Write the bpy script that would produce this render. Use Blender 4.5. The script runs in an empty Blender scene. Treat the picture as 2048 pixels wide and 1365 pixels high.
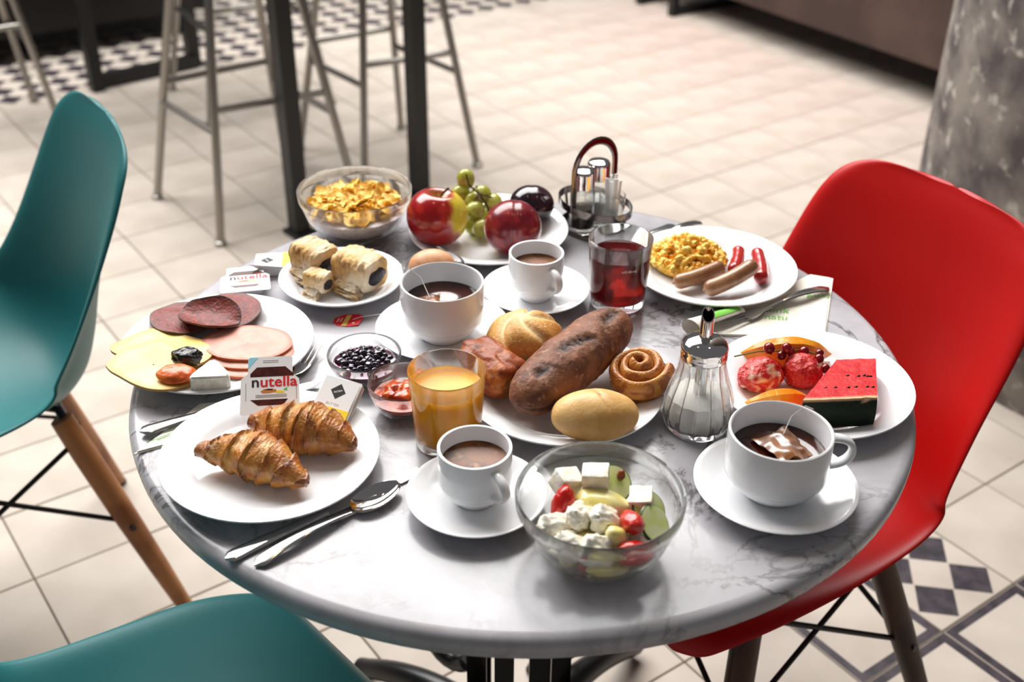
import bpy, bmesh, math, random
from mathutils import Vector, Matrix, noise
random.seed(7)
PI = math.pi
S = bpy.context.scene
COL = S.collection
TZ = 0.74                       # height of the marble table top

# ------------------------------------------------------------------ camera
cam_d = bpy.data.cameras.new('camera'); cam = bpy.data.objects.new('camera', cam_d); COL.objects.link(cam)
S.camera = cam
pit, rol = math.radians(31.67), math.radians(0.59)
cR = Vector((math.cos(rol), math.sin(rol)*math.sin(pit), math.sin(rol)*math.cos(pit)))
cU = Vector((-math.sin(rol), math.cos(rol)*math.sin(pit), math.cos(rol)*math.cos(pit)))
cF = Vector((0, math.cos(pit), -math.sin(pit)))
M = Matrix((cR, cU, -cF)).transposed().to_4x4()
M.translation = Vector((-0.0122, -1.1486, TZ+0.7334))
cam.matrix_world = M
cam_d.sensor_width = 36; cam_d.lens = 2355.3/2048*36; cam_d.clip_start = .02
cam_d.dof.use_dof = True; cam_d.dof.focus_distance = 1.26; cam_d.dof.aperture_fstop = 4.5

# ------------------------------------------------------------------ world and light
W = bpy.data.worlds.new('world'); S.world = W; W.use_nodes = True
bg = W.node_tree.nodes['Background']; bg.inputs[0].default_value = (.93, .95, 1, 1); bg.inputs[1].default_value = .09
def area(name, loc, target, size, power, col):
    l = bpy.data.lights.new(name, 'AREA'); l.shape = 'RECTANGLE'; l.size, l.size_y = size; l.energy = power; l.color = col
    o = bpy.data.objects.new(name, l); COL.objects.link(o); o.location = loc
    o.rotation_euler = (Vector(target)-Vector(loc)).to_track_quat('-Z', 'Y').to_euler(); return o
# daylight from the glazed roof behind and to the left of the table (bright floor there, shadows fall to the front)
area('skylight_back_left_offscreen', (-1.5, 2.7, 3.6), (-1.35, .9, 0), (5.0, 2.8), 330, (1, .985, .97))
# warm ceiling lamps: their small golden reflections show in the spoon, the saucers and the marble
def lamp(loc, e):
    l = bpy.data.lights.new('ceiling_lamp_offscreen', 'POINT'); l.energy = e; l.color = (1, .72, .4); l.shadow_soft_size = .05
    o = bpy.data.objects.new('ceiling_lamp_offscreen', l); COL.objects.link(o); o.location = loc
for x, y in ((-.9, 1.6), (.1, 1.9), (1.0, 1.7), (-.4, .2), (.7, .1)): lamp((x, y, 2.9), 3.4)
# rose coloured spot whose pool of light lies on the floor before the counter bench
l = bpy.data.lights.new('rose_spot_offscreen', 'SPOT'); l.energy = 75; l.color = (1, .2, .3); l.spot_size = math.radians(40); l.spot_blend = 1; l.shadow_soft_size = .06
o = bpy.data.objects.new('rose_spot_offscreen', l); COL.objects.link(o); o.location = (.35, 4.7, 3.2)
o.rotation_euler = (Vector((.85, 3.3, 0))-o.location).to_track_quat('-Z', 'Y').to_euler()
S.view_settings.view_transform = 'Standard'; S.view_settings.look = 'None'
S.view_settings.gamma = 1; S.view_settings.use_curve_mapping = False
S.view_settings.exposure = .62

# ------------------------------------------------------------------ materials
def lin(c):
    return tuple(((v/255)/12.92 if v/255 <= .04045 else ((v/255+.055)/1.055)**2.4) for v in c[:3]) + (1,)
MATS = {}
def mat(name, col, rough=.5, metal=0, c2=None, ns=60, nd=4, lo=.42, hi=.6, tex='NOISE', dist=0, tint=None, tint2=None,
        trans=0, ior=1.45, bump=0, bs=150, bd=4, coat=0, sss=0, sssr=.01, spec=None, c3=None, ns3=300, lo3=.6, hi3=.66, emis=0, wdir='X'):
    m = bpy.data.materials.new(name); m.use_nodes = True; n = m.node_tree.nodes; l = m.node_tree.links
    b = n['Principled BSDF']; I = b.inputs
    I['Base Color'].default_value = lin(col); I['Roughness'].default_value = rough; I['Metallic'].default_value = metal
    I['Transmission Weight'].default_value = trans; I['IOR'].default_value = ior; I['Coat Weight'].default_value = coat
    I['Coat Roughness'].default_value = .08
    if spec is not None: I['Specular IOR Level'].default_value = spec
    if sss: I['Subsurface Weight'].default_value = sss; I['Subsurface Radius'].default_value = (1, .5, .3); I['Subsurface Scale'].default_value = sssr
    tc = n.new('ShaderNodeTexCoord'); out = None
    def tx(kind, sc, det):
        if kind == 'NOISE':
            t = n.new('ShaderNodeTexNoise'); t.inputs['Scale'].default_value = sc; t.inputs['Detail'].default_value = det; t.inputs['Distortion'].default_value = dist; o = t.outputs['Fac']
        elif kind == 'VORONOI':
            t = n.new('ShaderNodeTexVoronoi'); t.inputs['Scale'].default_value = sc; o = t.outputs['Distance']
        else:
            t = n.new('ShaderNodeTexWave'); t.inputs['Scale'].default_value = sc; t.inputs['Distortion'].default_value = dist; t.inputs['Detail'].default_value = det
            t.bands_direction = wdir; t.inputs['Detail Scale'].default_value = 2; o = t.outputs['Fac']
        l.new(tc.outputs['Object'], t.inputs['Vector']); return o
    def ramp(sock, a, z):
        r = n.new('ShaderNodeMapRange'); r.inputs['From Min'].default_value = a; r.inputs['From Max'].default_value = z; l.new(sock, r.inputs['Value']); return r.outputs['Result']
    def mix(f, a, c):
        x = n.new('ShaderNodeMix'); x.data_type = 'RGBA'; l.new(f, x.inputs['Factor'])
        if a is None: x.inputs['A'].default_value = lin(col)
        else: l.new(a, x.inputs['A'])
        x.inputs['B'].default_value = lin(c); return x.outputs['Result']
    if c2: out = mix(ramp(tx(tex, ns, nd), lo, hi), out, c2)
    if c3: out = mix(ramp(tx('NOISE', ns3, 2), lo3, hi3), out, c3)
    for nm, tc_ in (('tint', tint), ('tint2', tint2)):
        if tc_:
            a = n.new('ShaderNodeAttribute'); a.attribute_name = nm; out = mix(a.outputs['Fac'], out, tc_)
    if out: l.new(out, I['Base Color'])
    if bump:
        bp = n.new('ShaderNodeBump'); bp.inputs['Strength'].default_value = bump; bp.inputs['Distance'].default_value = .002
        l.new(tx('NOISE', bs, bd), bp.inputs['Height']); l.new(bp.outputs['Normal'], I['Normal'])
    MATS[name] = m; return m

porcelain = mat('porcelain', (240, 241, 243), .16, coat=.4)
glass = mat('clear_glass', (250, 252, 251), .01, trans=1, ior=1.45)
def clear_mix(m, col, f):
    n = m.node_tree.nodes; l = m.node_tree.links; t = n.new('ShaderNodeBsdfTransparent'); t.inputs[0].default_value = col; x = n.new('ShaderNodeMixShader'); x.inputs[0].default_value = f
    l.new(n['Principled BSDF'].outputs[0], x.inputs[1]); l.new(t.outputs[0], x.inputs[2]); l.new(x.outputs[0], n['Material Output'].inputs[0])
clear_mix(glass, (.97, .98, .975, 1), .13)
steel = mat('polished_steel', (205, 203, 200), .12, metal=1)
chrome = mat('chrome', (220, 214, 210), .06, metal=1)
stool_steel = mat('stool_steel', (150, 146, 140), .3, metal=1)
black_iron = mat('black_iron', (14, 14, 15), .32)
black_frame = mat('black_painted_steel', (24, 24, 24), .4)
wood = mat('beech_wood', (176, 118, 70), .42, c2=(140, 86, 46), tex='WAVE', ns=6, dist=4, nd=3, wdir='X', lo=.2, hi=.9)
darkwood = mat('dark_walnut_wood', (86, 56, 40), .42, c2=(60, 38, 28), tex='WAVE', ns=6, dist=4, nd=3, lo=.2, hi=.9)
teal = mat('teal_plastic', (36, 108, 110), .45, spec=.3, bump=.04, bs=900)
red_p = mat('red_plastic', (186, 5, 3), .4, spec=.35, bump=.04, bs=900)
paper = mat('white_paper', (240, 240, 238), .6)
ink = mat('black_ink', (22, 22, 22), .6)
redink = mat('red_ink', (214, 20, 30), .5)
tilecream = mat('cream_cement_tile', (192, 182, 171), .62, spec=.2, c2=(174, 163, 151), ns=6, nd=6, lo=.35, hi=.7, bump=.05, bs=60)
tileblack = mat('black_cement_tile', (48, 42, 48), .4, c2=(70, 62, 68), ns=30, nd=5)
grout = mat('grey_grout', (150, 142, 130), .9)
concrete = mat('rough_concrete', (128, 120, 112), .85, c2=(74, 66, 66), ns=9, nd=9, lo=.35, hi=.62, c3=(165, 158, 148), ns3=26, lo3=.58, hi3=.72, bump=.6, bs=30, bd=8)
sofa_m = mat('dark_brown_veneer', (78, 60, 52), .5, c2=(60, 44, 40), ns=3)
blacklam = mat('black_laminate', (16, 14, 13), .5)

def marble():
    m = bpy.data.materials.new('white_marble'); m.use_nodes = True; n = m.node_tree.nodes; l = m.node_tree.links
    b = n['Principled BSDF']; b.inputs['Roughness'].default_value = .2; b.inputs['Specular IOR Level'].default_value = .4
    tc = n.new('ShaderNodeTexCoord')
    def nz(sc, det, dist, a, z):
        t = n.new('ShaderNodeTexNoise'); t.inputs['Scale'].default_value = sc; t.inputs['Detail'].default_value = det; t.inputs['Distortion'].default_value = dist; t.inputs['Roughness'].default_value = .62
        l.new(tc.outputs['Object'], t.inputs['Vector'])
        r = n.new('ShaderNodeMapRange'); r.inputs['From Min'].default_value = a; r.inputs['From Max'].default_value = z; l.new(t.outputs['Fac'], r.inputs['Value']); return t, r.outputs['Result']
    t0, cloud = nz(5, 6, .6, .38, .72)
    t1, _ = nz(7, 9, 1.3, 0, 1)
    s1 = n.new('ShaderNodeMath'); s1.operation = 'SUBTRACT'; l.new(t1.outputs['Fac'], s1.inputs[0]); s1.inputs[1].default_value = .5
    s2 = n.new('ShaderNodeMath'); s2.operation = 'ABSOLUTE'; l.new(s1.outputs[0], s2.inputs[0])
    r = n.new('ShaderNodeMapRange'); r.inputs['From Min'].default_value = .03; r.inputs['From Max'].default_value = 0; l.new(s2.outputs[0], r.inputs['Value'])
    t3, patch = nz(3.5, 3, 0, .42, .58)
    mu = n.new('ShaderNodeMath'); mu.operation = 'MULTIPLY'; l.new(r.outputs['Result'], mu.inputs[0]); l.new(patch, mu.inputs[1])
    mx = n.new('ShaderNodeMix'); mx.data_type = 'RGBA'; l.new(cloud, mx.inputs['Factor']); mx.inputs['A'].default_value = lin((188, 186, 191)); mx.inputs['B'].default_value = lin((142, 139, 142))
    m2 = n.new('ShaderNodeMix'); m2.data_type = 'RGBA'; l.new(mu.outputs[0], m2.inputs['Factor']); l.new(mx.outputs['Result'], m2.inputs['A']); m2.inputs['B'].default_value = lin((96, 92, 92))
    l.new(m2.outputs['Result'], b.inputs['Base Color']); return m
marble_m = marble()

# ------------------------------------------------------------------ mesh helpers
class MB:
    def __init__(s): s.v = []; s.f = []; s.mi = []; s.cur = 0
    def add(s, vs, fs):
        o = len(s.v); s.v += [tuple(v) for v in vs]
        for f in fs: s.f.append(tuple(i+o for i in f)); s.mi.append(s.cur)
        return s
    def box(s, c, d, rot=None):
        vs = [Vector((x*d[0]/2, y*d[1]/2, z*d[2]/2)) for x in (-1, 1) for y in (-1, 1) for z in (-1, 1)]
        if rot: vs = [rot @ v for v in vs]
        vs = [v+Vector(c) for v in vs]
        return s.add(vs, [(0, 1, 3, 2), (4, 6, 7, 5), (0, 4, 5, 1), (2, 3, 7, 6), (0, 2, 6, 4), (1, 5, 7, 3)])
    def lathe(s, prof, seg=48, c=(0, 0, 0), rf=None):
        vs = []; fs = []; n = len(prof)
        for k in range(seg):
            a = 2*PI*k/seg
            for r, z in prof:
                q = r*(rf(a, z) if rf else 1); vs.append((c[0]+q*math.cos(a), c[1]+q*math.sin(a), c[2]+z))
        for k in range(seg):
            k2 = (k+1) % seg
            for i in range(n-1):
                if prof[i][0] < 1e-6 and prof[i+1][0] < 1e-6: continue
                if prof[i][0] < 1e-6: fs.append((k*n+i, k2*n+i+1, k*n+i+1))
                elif prof[i+1][0] < 1e-6: fs.append((k*n+i, k2*n+i, k*n+i+1))
                else: fs.append((k*n+i, k2*n+i, k2*n+i+1, k*n+i+1))
        return s.add(vs, fs)
    def tube(s, pts, rad, seg=10, closed=False, flat=1, up=(0, 0, 1)):
        pts = [Vector(p) for p in pts]; n = len(pts); R = rad if isinstance(rad, (list, tuple)) else [rad]*n
        vs = []; fs = []; up = Vector(up)
        for i, p in enumerate(pts):
            if closed: t = pts[(i+1) % n]-pts[i-1]
            else: t = pts[min(i+1, n-1)]-pts[max(i-1, 0)]
            t.normalize(); u = up if abs(t.dot(up)) < .95 else Vector((1, 0, 0))
            a = t.cross(u).normalized(); b = a.cross(t).normalized()
            for k in range(seg):
                an = 2*PI*k/seg; vs.append(p+a*math.cos(an)*R[i]+b*math.sin(an)*R[i]*flat)
        m = n if closed else n-1
        for i in range(m):
            j = (i+1) % n
            for k in range(seg): fs.append((i*seg+k, i*seg+(k+1) % seg, j*seg+(k+1) % seg, j*seg+k))
        if not closed: fs += [tuple(range(seg))[::-1], tuple(range((n-1)*seg, n*seg))]
        return s.add(vs, fs)
    def loft(s, rings, seg=12):
        """rings of (x, y, z, half width, half height) along x"""
        vs = []; fs = []; n = len(rings)
        for x, y, z, w, h in rings:
            for k in range(seg):
                a = 2*PI*k/seg; vs.append((x, y+w*math.cos(a), z+h*math.sin(a)))
        for i in range(n-1):
            for k in range(seg): fs.append((i*seg+k, i*seg+(k+1) % seg, (i+1)*seg+(k+1) % seg, (i+1)*seg+k))
        fs += [tuple(range(seg))[::-1], tuple(range((n-1)*seg, n*seg))]
        return s.add(vs, fs)
    def prism(s, poly, z0, z1):
        n = len(poly); vs = [(x, y, z0) for x, y in poly]+[(x, y, z1) for x, y in poly]
        return s.add(vs, [tuple(range(n))[::-1], tuple(range(n, 2*n))]+[(i, (i+1) % n, n+(i+1) % n, n+i) for i in range(n)])
    def ico(s, c, r, sub=2, fn=None, rot=None):
        bm = bmesh.new(); bmesh.ops.create_icosphere(bm, subdivisions=sub, radius=1)
        R = r if isinstance(r, (tuple, list)) else (r, r, r); vs = []
        for v in bm.verts:
            d = v.co.copy(); k = fn(d) if fn else 1; p = Vector((d.x*R[0]*k, d.y*R[1]*k, d.z*R[2]*k))
            if rot: p = rot @ p
            vs.append(p+Vector(c))
        fs = [tuple(v.index for v in f.verts) for f in bm.faces]; bm.free()
        return s.add(vs, fs)
    def grid(s, fn, nu, nv, closeu=False):
        vs = [fn(i/(nu if closeu else nu-1), j/(nv-1)) for i in range(nu) for j in range(nv)]; fs = []
        for i in range(nu if closeu else nu-1):
            i2 = (i+1) % nu
            for j in range(nv-1): fs.append((i*nv+j, i2*nv+j, i2*nv+j+1, i*nv+j+1))
        return s.add(vs, fs)
    def mesh(s, name, mats, smooth=40, tint=None, tint2=None):
        me = bpy.data.meshes.new(name); me.from_pydata(s.v, [], s.f)
        bm = bmesh.new(); bm.from_mesh(me); bmesh.ops.recalc_face_normals(bm, faces=bm.faces); bm.to_mesh(me); bm.free()
        for m in (mats if isinstance(mats, (list, tuple)) else [mats]): me.materials.append(m)
        if any(s.mi): me.polygons.foreach_set('material_index', s.mi)
        if smooth:
            me.polygons.foreach_set('use_smooth', [True]*len(me.polygons)); me.set_sharp_from_angle(angle=math.radians(smooth))
        for nm, f in (('tint', tint), ('tint2', tint2)):
            if f:
                a = me.attributes.new(nm, 'FLOAT', 'POINT'); a.data.foreach_set('value', [max(0, min(1, f(Vector(v)))) for v in s.v])
        me.update(); return me
def tag(o, label=None, cat=None, group=None, kind=None):
    if label: o['label'] = label
    if cat: o['category'] = cat
    if group: o['group'] = group
    if kind: o['kind'] = kind
    return o
def ob(name, mesh, parent=None, loc=None, rz=0, rot=None, label=None, cat=None, group=None, kind=None):
    o = bpy.data.objects.new(name, mesh); COL.objects.link(o)
    if parent: o.parent = parent
    if loc: o.location = loc
    if rot is not None: o.rotation_euler = rot
    elif rz: o.rotation_euler = (0, 0, rz)
    return tag(o, label, cat, group, kind)
def empty(name, loc, rz=0, rot=None, **kw): return ob(name, None, None, loc, rz, rot, **kw)
def nz(v, f=1, seed=0): return noise.noise(Vector(v)*f+Vector((seed*7.3, seed*3.1, seed*1.7)))
def fbm(v, f, seed=0): return noise.fractal(Vector(v)*f+Vector((seed*7.3, seed*3.1, seed*1.7)), 1, 2, 4)
def text(body, size, m, name='lettering', align='CENTER', shear=0, sx=1):
    c = bpy.data.curves.new('txt', 'FONT'); c.body = body; c.size = size; c.align_x = align; c.align_y = 'CENTER'; c.shear = shear; c.resolution_u = 3
    t = bpy.data.objects.new('txt', c); me = bpy.data.meshes.new_from_object(t); me.name = name
    me.transform(Matrix.Diagonal((sx, 1, 1, 1)))
    bpy.data.objects.remove(t); bpy.data.curves.remove(c); me.materials.clear(); me.materials.append(m); return me
def spline(pts, n):
    """Catmull-Rom through tuples"""
    out = []; m = len(pts)
    for i in range(n):
        t = i/(n-1)*(m-1); k = min(int(t), m-2); u = t-k
        p0, p1, p2, p3 = pts[max(k-1, 0)], pts[k], pts[k+1], pts[min(k+2, m-1)]
        out.append(tuple(.5*((2*b)+(c-a)*u+(2*a-5*b+4*c-d)*u*u+(3*b-a-3*c+d)*u**3) for a, b, c, d in zip(p0, p1, p2, p3)))
    return out

# ------------------------------------------------------------------ floor
fl = MB(); fl.box((0, 2.0, -.03), (14, 14, .04)); floor = ob('floor', fl.mesh('floor', grout, 0), kind='structure', label='cream cement tile floor with black checker borders')
TP, TA = .204, math.radians(36)
ta = Vector((math.cos(TA), math.sin(TA), 0)); tb = Vector((math.sin(TA), -math.cos(TA), 0))
T0 = Vector((.729, .308, 0))            # shared corner of the checker tile
TG = TP-.0028; hT = TG/2
def tile_mesh(kind):
    b = MB(); e = .0012
    top = [(-hT+e, -hT+e), (hT-e, -hT+e), (hT-e, hT-e), (-hT+e, hT-e)]; low = [(-hT, -hT), (hT, -hT), (hT, hT), (-hT, hT)]
    vs = [(x, y, 0) for x, y in top]+[(x, y, -.0012) for x, y in low]+[(x, y, -.0112) for x, y in low]
    fs = [(i+4, (i+1) % 4+4, (i+1) % 4, i) for i in range(4)]+[(i+8, (i+1) % 4+8, (i+1) % 4+4, i+4) for i in range(4)]
    if kind == 'framed':
        w = hT-.017; vs += [(-w, -w, 0), (w, -w, 0), (w, w, 0), (-w, w, 0)]
        b.add(vs, fs+[(12, 13, 14, 15)]); b.cur = 1; b.f += [(i, (i+1) % 4, (i+1) % 4+12, i+12) for i in range(4)]; b.mi += [1]*4
    else:
        b.add(vs, fs+[(0, 1, 2, 3)])
        if kind == 'checker':
            b.cur = 1; s = hT*math.sqrt(2)/2*.97; c45 = math.sqrt(.5)
            for dx, dy in ((1, 0), (-1, 0), (0, 1), (0, -1)):
                q = []
                for ux, uy in ((-.5, -.5), (.5, -.5), (.5, .5), (-.5, .5)):
                    X, Y = (dx+ux*.97)*s, (dy+uy*.97)*s; q.append(((X-Y)*c45, (X+Y)*c45))
                b.prism(q, -.0005, .00035)
    return b
TM = {k: tile_mesh(k) for k in ('plain', 'checker', 'framed')}
TME = {k: v.mesh('tile_'+k, [tilecream, tileblack], 0) for k, v in TM.items()}
def tkind(i, j):
    if (i, j) == (0, -1): return 'checker'
    if (i, j) in ((-1, -1), (0, 0), (-1, 0), (1, 0), (-1, 1), (0, 1), (1, 1), (1, -1+0*i)) and not (i == 1 and j == -1): return 'framed'
    if j < -17: return 'checker'
    return 'plain'
Mi = cam.matrix_world.inverted(); tiles = []
for i in range(-22, 24):
    for j in range(-30, 14):
        c = T0+ta*(i+.5)*TP+tb*(j+.5)*TP
        if abs(c.x) > 4.2 or c.y < -2.2 or c.y > 6: continue
        p = Mi @ c; vis = p.z < -.1 and abs(p.x/p.z)*2355 < 1110 and abs(p.y/p.z)*2355 < 760
        tiles.append((not vis, -p.z, i, j, c))
tiles.sort(key=lambda t: t[:2]); rest = MB()
for n, (inv, d, i, j, c) in enumerate(tiles):
    k = tkind(i, j); a = TA if k != 'checker' or (i, j) == (0, -1) else TA
    if n < 298 and not inv: ob('tile', TME[k], floor, (c.x, c.y, random.uniform(-.0004, .0004)), a)
    else:
        Rm = Matrix.Rotation(a, 3, 'Z'); src = TM[k]
        o = len(rest.v); rest.v += [tuple(Rm @ Vector(v)+c) for v in src.v]
        rest.f += [tuple(q+o for q in f) for f in src.f]; rest.mi += src.mi
ob('distant_tiles', rest.mesh('distant_tiles', [tilecream, tileblack], 0), floor, kind='stuff')

# ------------------------------------------------------------------ concrete column
cc = MB(); cc.lathe([(0, -.005), (.56, -.005), (.56, .4), (.555, 1.2), (.56, 2.2), (.56, 3.3), (0, 3.3)], 64)
for q, v in enumerate(cc.v):
    r = math.hypot(v[0], v[1])
    if r > .1: k = 1+.012*nz(v, 5)+.006*nz(v, 22); cc.v[q] = (v[0]*k, v[1]*k, v[2])
ob('concrete_column', cc.mesh('concrete_column', concrete, 60), None, (1.505, 1.335, 0), label='thick round rough grey concrete column behind the red chair', cat='column')

# ------------------------------------------------------------------ dark counter bench with sled legs, back right
d = Vector((-.56, .83, 0)).normalized(); nrm = Vector((d.y, -d.x, 0)); ang = math.atan2(d.y, d.x)
cb = empty('counter_bench', (1.55, 2.70, 0), ang, label='long dark brown counter bench raised off the floor near the column', cat='bench')
b = MB(); b.box((.85, -.35, .42), (1.75, .7, .56)); ob('body', b.mesh('body', sofa_m, 0), cb)
for k, x in enumerate((.05, 1.52, 1.74)):
    b = MB(); b.box((x, -.2, .018), (.035, .5, .035)); b.box((x, .035, .09), (.035, .035, .18)); b.box((x, -.44, .09), (.035, .035, .18)); ob('sled_leg', b.mesh('sled_leg', black_frame, 0), cb)

# dark bench at the far left
db = empty('banquette', (-2.35, 2.92, 0), math.radians(34), label='dark low banquette with a pale metal trim rail at the far wall', cat='bench')
b = MB(); b.box((.62, .4, .27), (1.35, .8, .34)); ob('base_panel', b.mesh('base_panel', blacklam, 0), db)
b = MB(); b.box((.62, -.012, .262), (1.35, .025, .022)); ob('trim_rail', b.mesh('trim_rail', stool_steel, 0), db)
for x in (.05, 1.2):
    b = MB(); b.box((x, .1, .055), (.04, .04, .11)); ob('leg', b.mesh('leg', black_frame, 0), db)

# ------------------------------------------------------------------ bar table with square black legs
bt = empty('bar_table', (-.606, 1.80, 0), label='tall narrow bar table on square black steel legs amid chrome stools', cat='table')
pA, pB, pC, pD = Vector((0, 0, 0)), Vector((.315, .264, 0)), Vector((-.91, 1.133, 0)), Vector((-.631, 1.424, 0))
ex = (pB-pA).normalized(); ey = Vector((-ex.y, ex.x, 0)); Rb = Matrix((ex, ey, Vector((0, 0, 1)))).transposed()
for p in (pA, pB, pC, pD):
    b = MB(); b.box((p.x, p.y, .505), (.045, .045, 1.01), Rb); ob('leg', b.mesh('leg', black_frame, 0), bt)
for p, q in ((pC, pD),):
    b = MB(); m = (p+q)/2; b.box((m.x, m.y, .024), ((q-p).length, .045, .044), Rb); ob('floor_rail', b.mesh('floor_rail', black_frame, 0), bt)
for p in (pA, pB):
    b = MB(); b.box((p.x, p.y, .006), (.07, .07, .012), Rb); ob('foot_plate', b.mesh('foot_plate', black_frame, 0), bt)
m = (pA+pB+pC+pD)/4; Rt = Matrix((ex, ey, Vector((0, 0, 1)))).transposed()
b = MB(); b.box((m.x, m.y, 1.03), (.52, 1.62, .04), Rt); ob('tabletop', b.mesh('tabletop', darkwood, 0), bt)

# ------------------------------------------------------------------ chrome bar stools (each stands on its own four feet)
def stool(feet, label):
    c = sum((Vector((x, y, 0)) for x, y in feet), Vector())/4
    s = empty('bar_stool', c, label=label, cat='stool', group='chrome bar stools at the tall black table')
    L = []
    for x, y in feet:
        f = Vector((x, y, 0))-c; L.append((f, Vector((f.x*.5, f.y*.5, .74))))
    for f, t in L:
        b = MB(); b.tube([f+Vector((0, 0, .004)), t], .0115, 10); lg = ob('leg', b.mesh('leg', stool_steel, 60), s)
        b = MB(); b.lathe([(0, 0), (.016, 0), (.016, .012), (.012, .014), (0, .014)], 14, (f.x, f.y, 0)); ob('foot_cap', b.mesh('foot_cap', stool_steel), lg)
    order = sorted(range(4), key=lambda k: math.atan2(L[k][0].y, L[k][0].x))
    for k in range(4):
        i, j = order[k], order[(k+1) % 4]; h = .30 if k % 2 else .36
        P = [L[q][0].lerp(L[q][1], h/.74) for q in (i, j)]
        b = MB(); b.tube(P, .0095, 10); ob('footrest_bar', b.mesh('footrest_bar', stool_steel, 60), s)
    b = MB(); b.lathe([(0, .73), (.15, .73), (.165, .745), (.165, .765), (.15, .785), (.08, .78), (0, .778)], 32); ob('seat', b.mesh('seat', blacklam), s)
stool([(-1.06, 2.02), (-.81, 1.725), (-.45, 1.93), (-.72, 2.27)], 'chrome bar stool tucked beside the front end of the tall black table')
stool([(-.46, 2.11), (-.126, 2.281), (-.391, 2.59), (-.70, 2.40)], 'chrome bar stool standing on the open floor side of the tall black table')
stool([(-1.035, 2.609), (-.655, 2.82), (-.865, 3.2), (-1.249, 2.946)], 'chrome bar stool standing by the floor rail end of the tall black table')
stool([(-1.5, 2.515), (-1.83, 2.29), (-2.05, 2.61), (-1.70, 2.81)], 'chrome bar stool between the dark banquette and the tall black table')

# ------------------------------------------------------------------ shell chairs
PROF = [(.248, .392, .14, .0), (.240, .412, .178, .002), (.215, .430, .203, .010), (.14, .438, .224, .026), (.04, .430, .232, .05), (-.06, .421, .233, .080), (-.13, .427, .230, .104),
        (-.178, .462, .224, .112), (-.203, .525, .214, .094), (-.219, .60, .206, .068), (-.237, .68, .202, .045), (-.256, .745, .196, .032), (-.268, .785, .184, .024), (-.277, .810, .164, .016), (-.284, .826, .128, .010), (-.287, .833, .075, .005), (-.288, .835, .004, .0)]
def chair_shell():
    pr = spline(PROF, 64); b = MB(); nu = 33
    def f(v, u):
        k = min(int(round(v*63)), 63); y, z, w, lf = pr[k]
        k0, k1 = max(k-8, 0), min(k+8, 63); t = Vector((0, pr[k1][0]-pr[k0][0], pr[k1][1]-pr[k0][1])).normalized()
        nn = Vector((0, t.z, -t.y))            # inward (up on the seat, forward on the back)
        uu = u*2-1; a = abs(uu)
        off = max(0, lf)*a**2.2-.007*min(1, w/.18)**3*max(0, (a-.9)/.1)**2
        q = Vector((w*uu, y, z))+nn*off; return q
    b.grid(f, 64, nu); return b
SHELL = chair_shell()
def chair(name, loc, facing, shell_m, leg_m, label):
    rz = math.atan2(facing[1], facing[0])-PI/2
    c = empty(name, (loc[0], loc[1], 0), rz, label=label, cat='chair')
    sh = ob('seat_shell', SHELL.mesh('seat_shell', shell_m, 0), c); sh.data.polygons.foreach_set('use_smooth', [True]*len(sh.data.polygons))
    md = sh.modifiers.new('thick', 'SOLIDIFY'); md.thickness = .006; md.offset = 0
    md = sh.modifiers.new('sub', 'SUBSURF'); md.levels = 1; md.render_levels = 1
    T = {}; F = {}
    for sx in (-1, 1):
        for sy in (-1, 1):
            top = Vector((sx*.118, .10 if sy > 0 else -.112, .408)); ft = Vector((sx*.222, .215 if sy > 0 else -.235, .0)); T[sx, sy] = top; F[sx, sy] = ft
            b = MB(); pts = [ft.lerp(top, t) for t in (0, .02, .3, .6, .85, 1)]
            b.tube(pts, [.0115, .0125, .0165, .0195, .0195, .0175], 14); lg = ob('leg', b.mesh('leg', leg_m, 50), c)
            b = MB(); b.tube([ft+Vector((0, 0, .0005)), ft.lerp(top, .025)], .0128, 12); ob('foot_glide', b.mesh('foot_glide', black_iron, 50), lg)
            b = MB(); b.tube([ft.lerp(top, .86), top+Vector((-sx*.01, 0, .012)), Vector((sx*.05, top.y*.7, .405))], [.0075, .0075, .006], 8); ob('bracket', b.mesh('bracket', black_iron, 50), lg)
            b = MB(); q = ft.lerp(top, .52); b.tube([q+Vector((-.022*sx, 0, 0)), q+Vector((.022*sx, 0, 0))], .0052, 8); ob('bolt', b.mesh('bolt', black_iron, 50), lg)
    for (a, bb) in (((-1, -1), (1, -1)), ((-1, 1), (1, 1)), ((-1, -1), (-1, 1)), ((1, -1), (1, 1))):
        for p, q in ((a, bb), (bb, a)):
            b = MB(); b.tube([F[p].lerp(T[p], .52), F[q].lerp(T[q], .9)], .0042, 8); ob('wire_brace', b.mesh('wire_brace', black_iron, 60), c)
    b = MB(); b.box((0, -.01, .404), (.10, .16, .006)); ob('mount_plate', b.mesh('mount_plate', black_iron, 0), c)
    return c
chair('shell_chair', (-.866, .375), (-.845, -.535), teal, wood, 'teal moulded shell chair turned away from the table on light wooden legs')
chair('shell_chair', (-.34, -.365), (.73, .68), teal, wood, 'teal moulded shell chair with its seat pushed under the marble table edge')
chair('shell_chair', (.327, .134), (-.85, -.526), red_p, darkwood, 'red moulded shell chair with dark wooden legs beside the concrete column')

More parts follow.
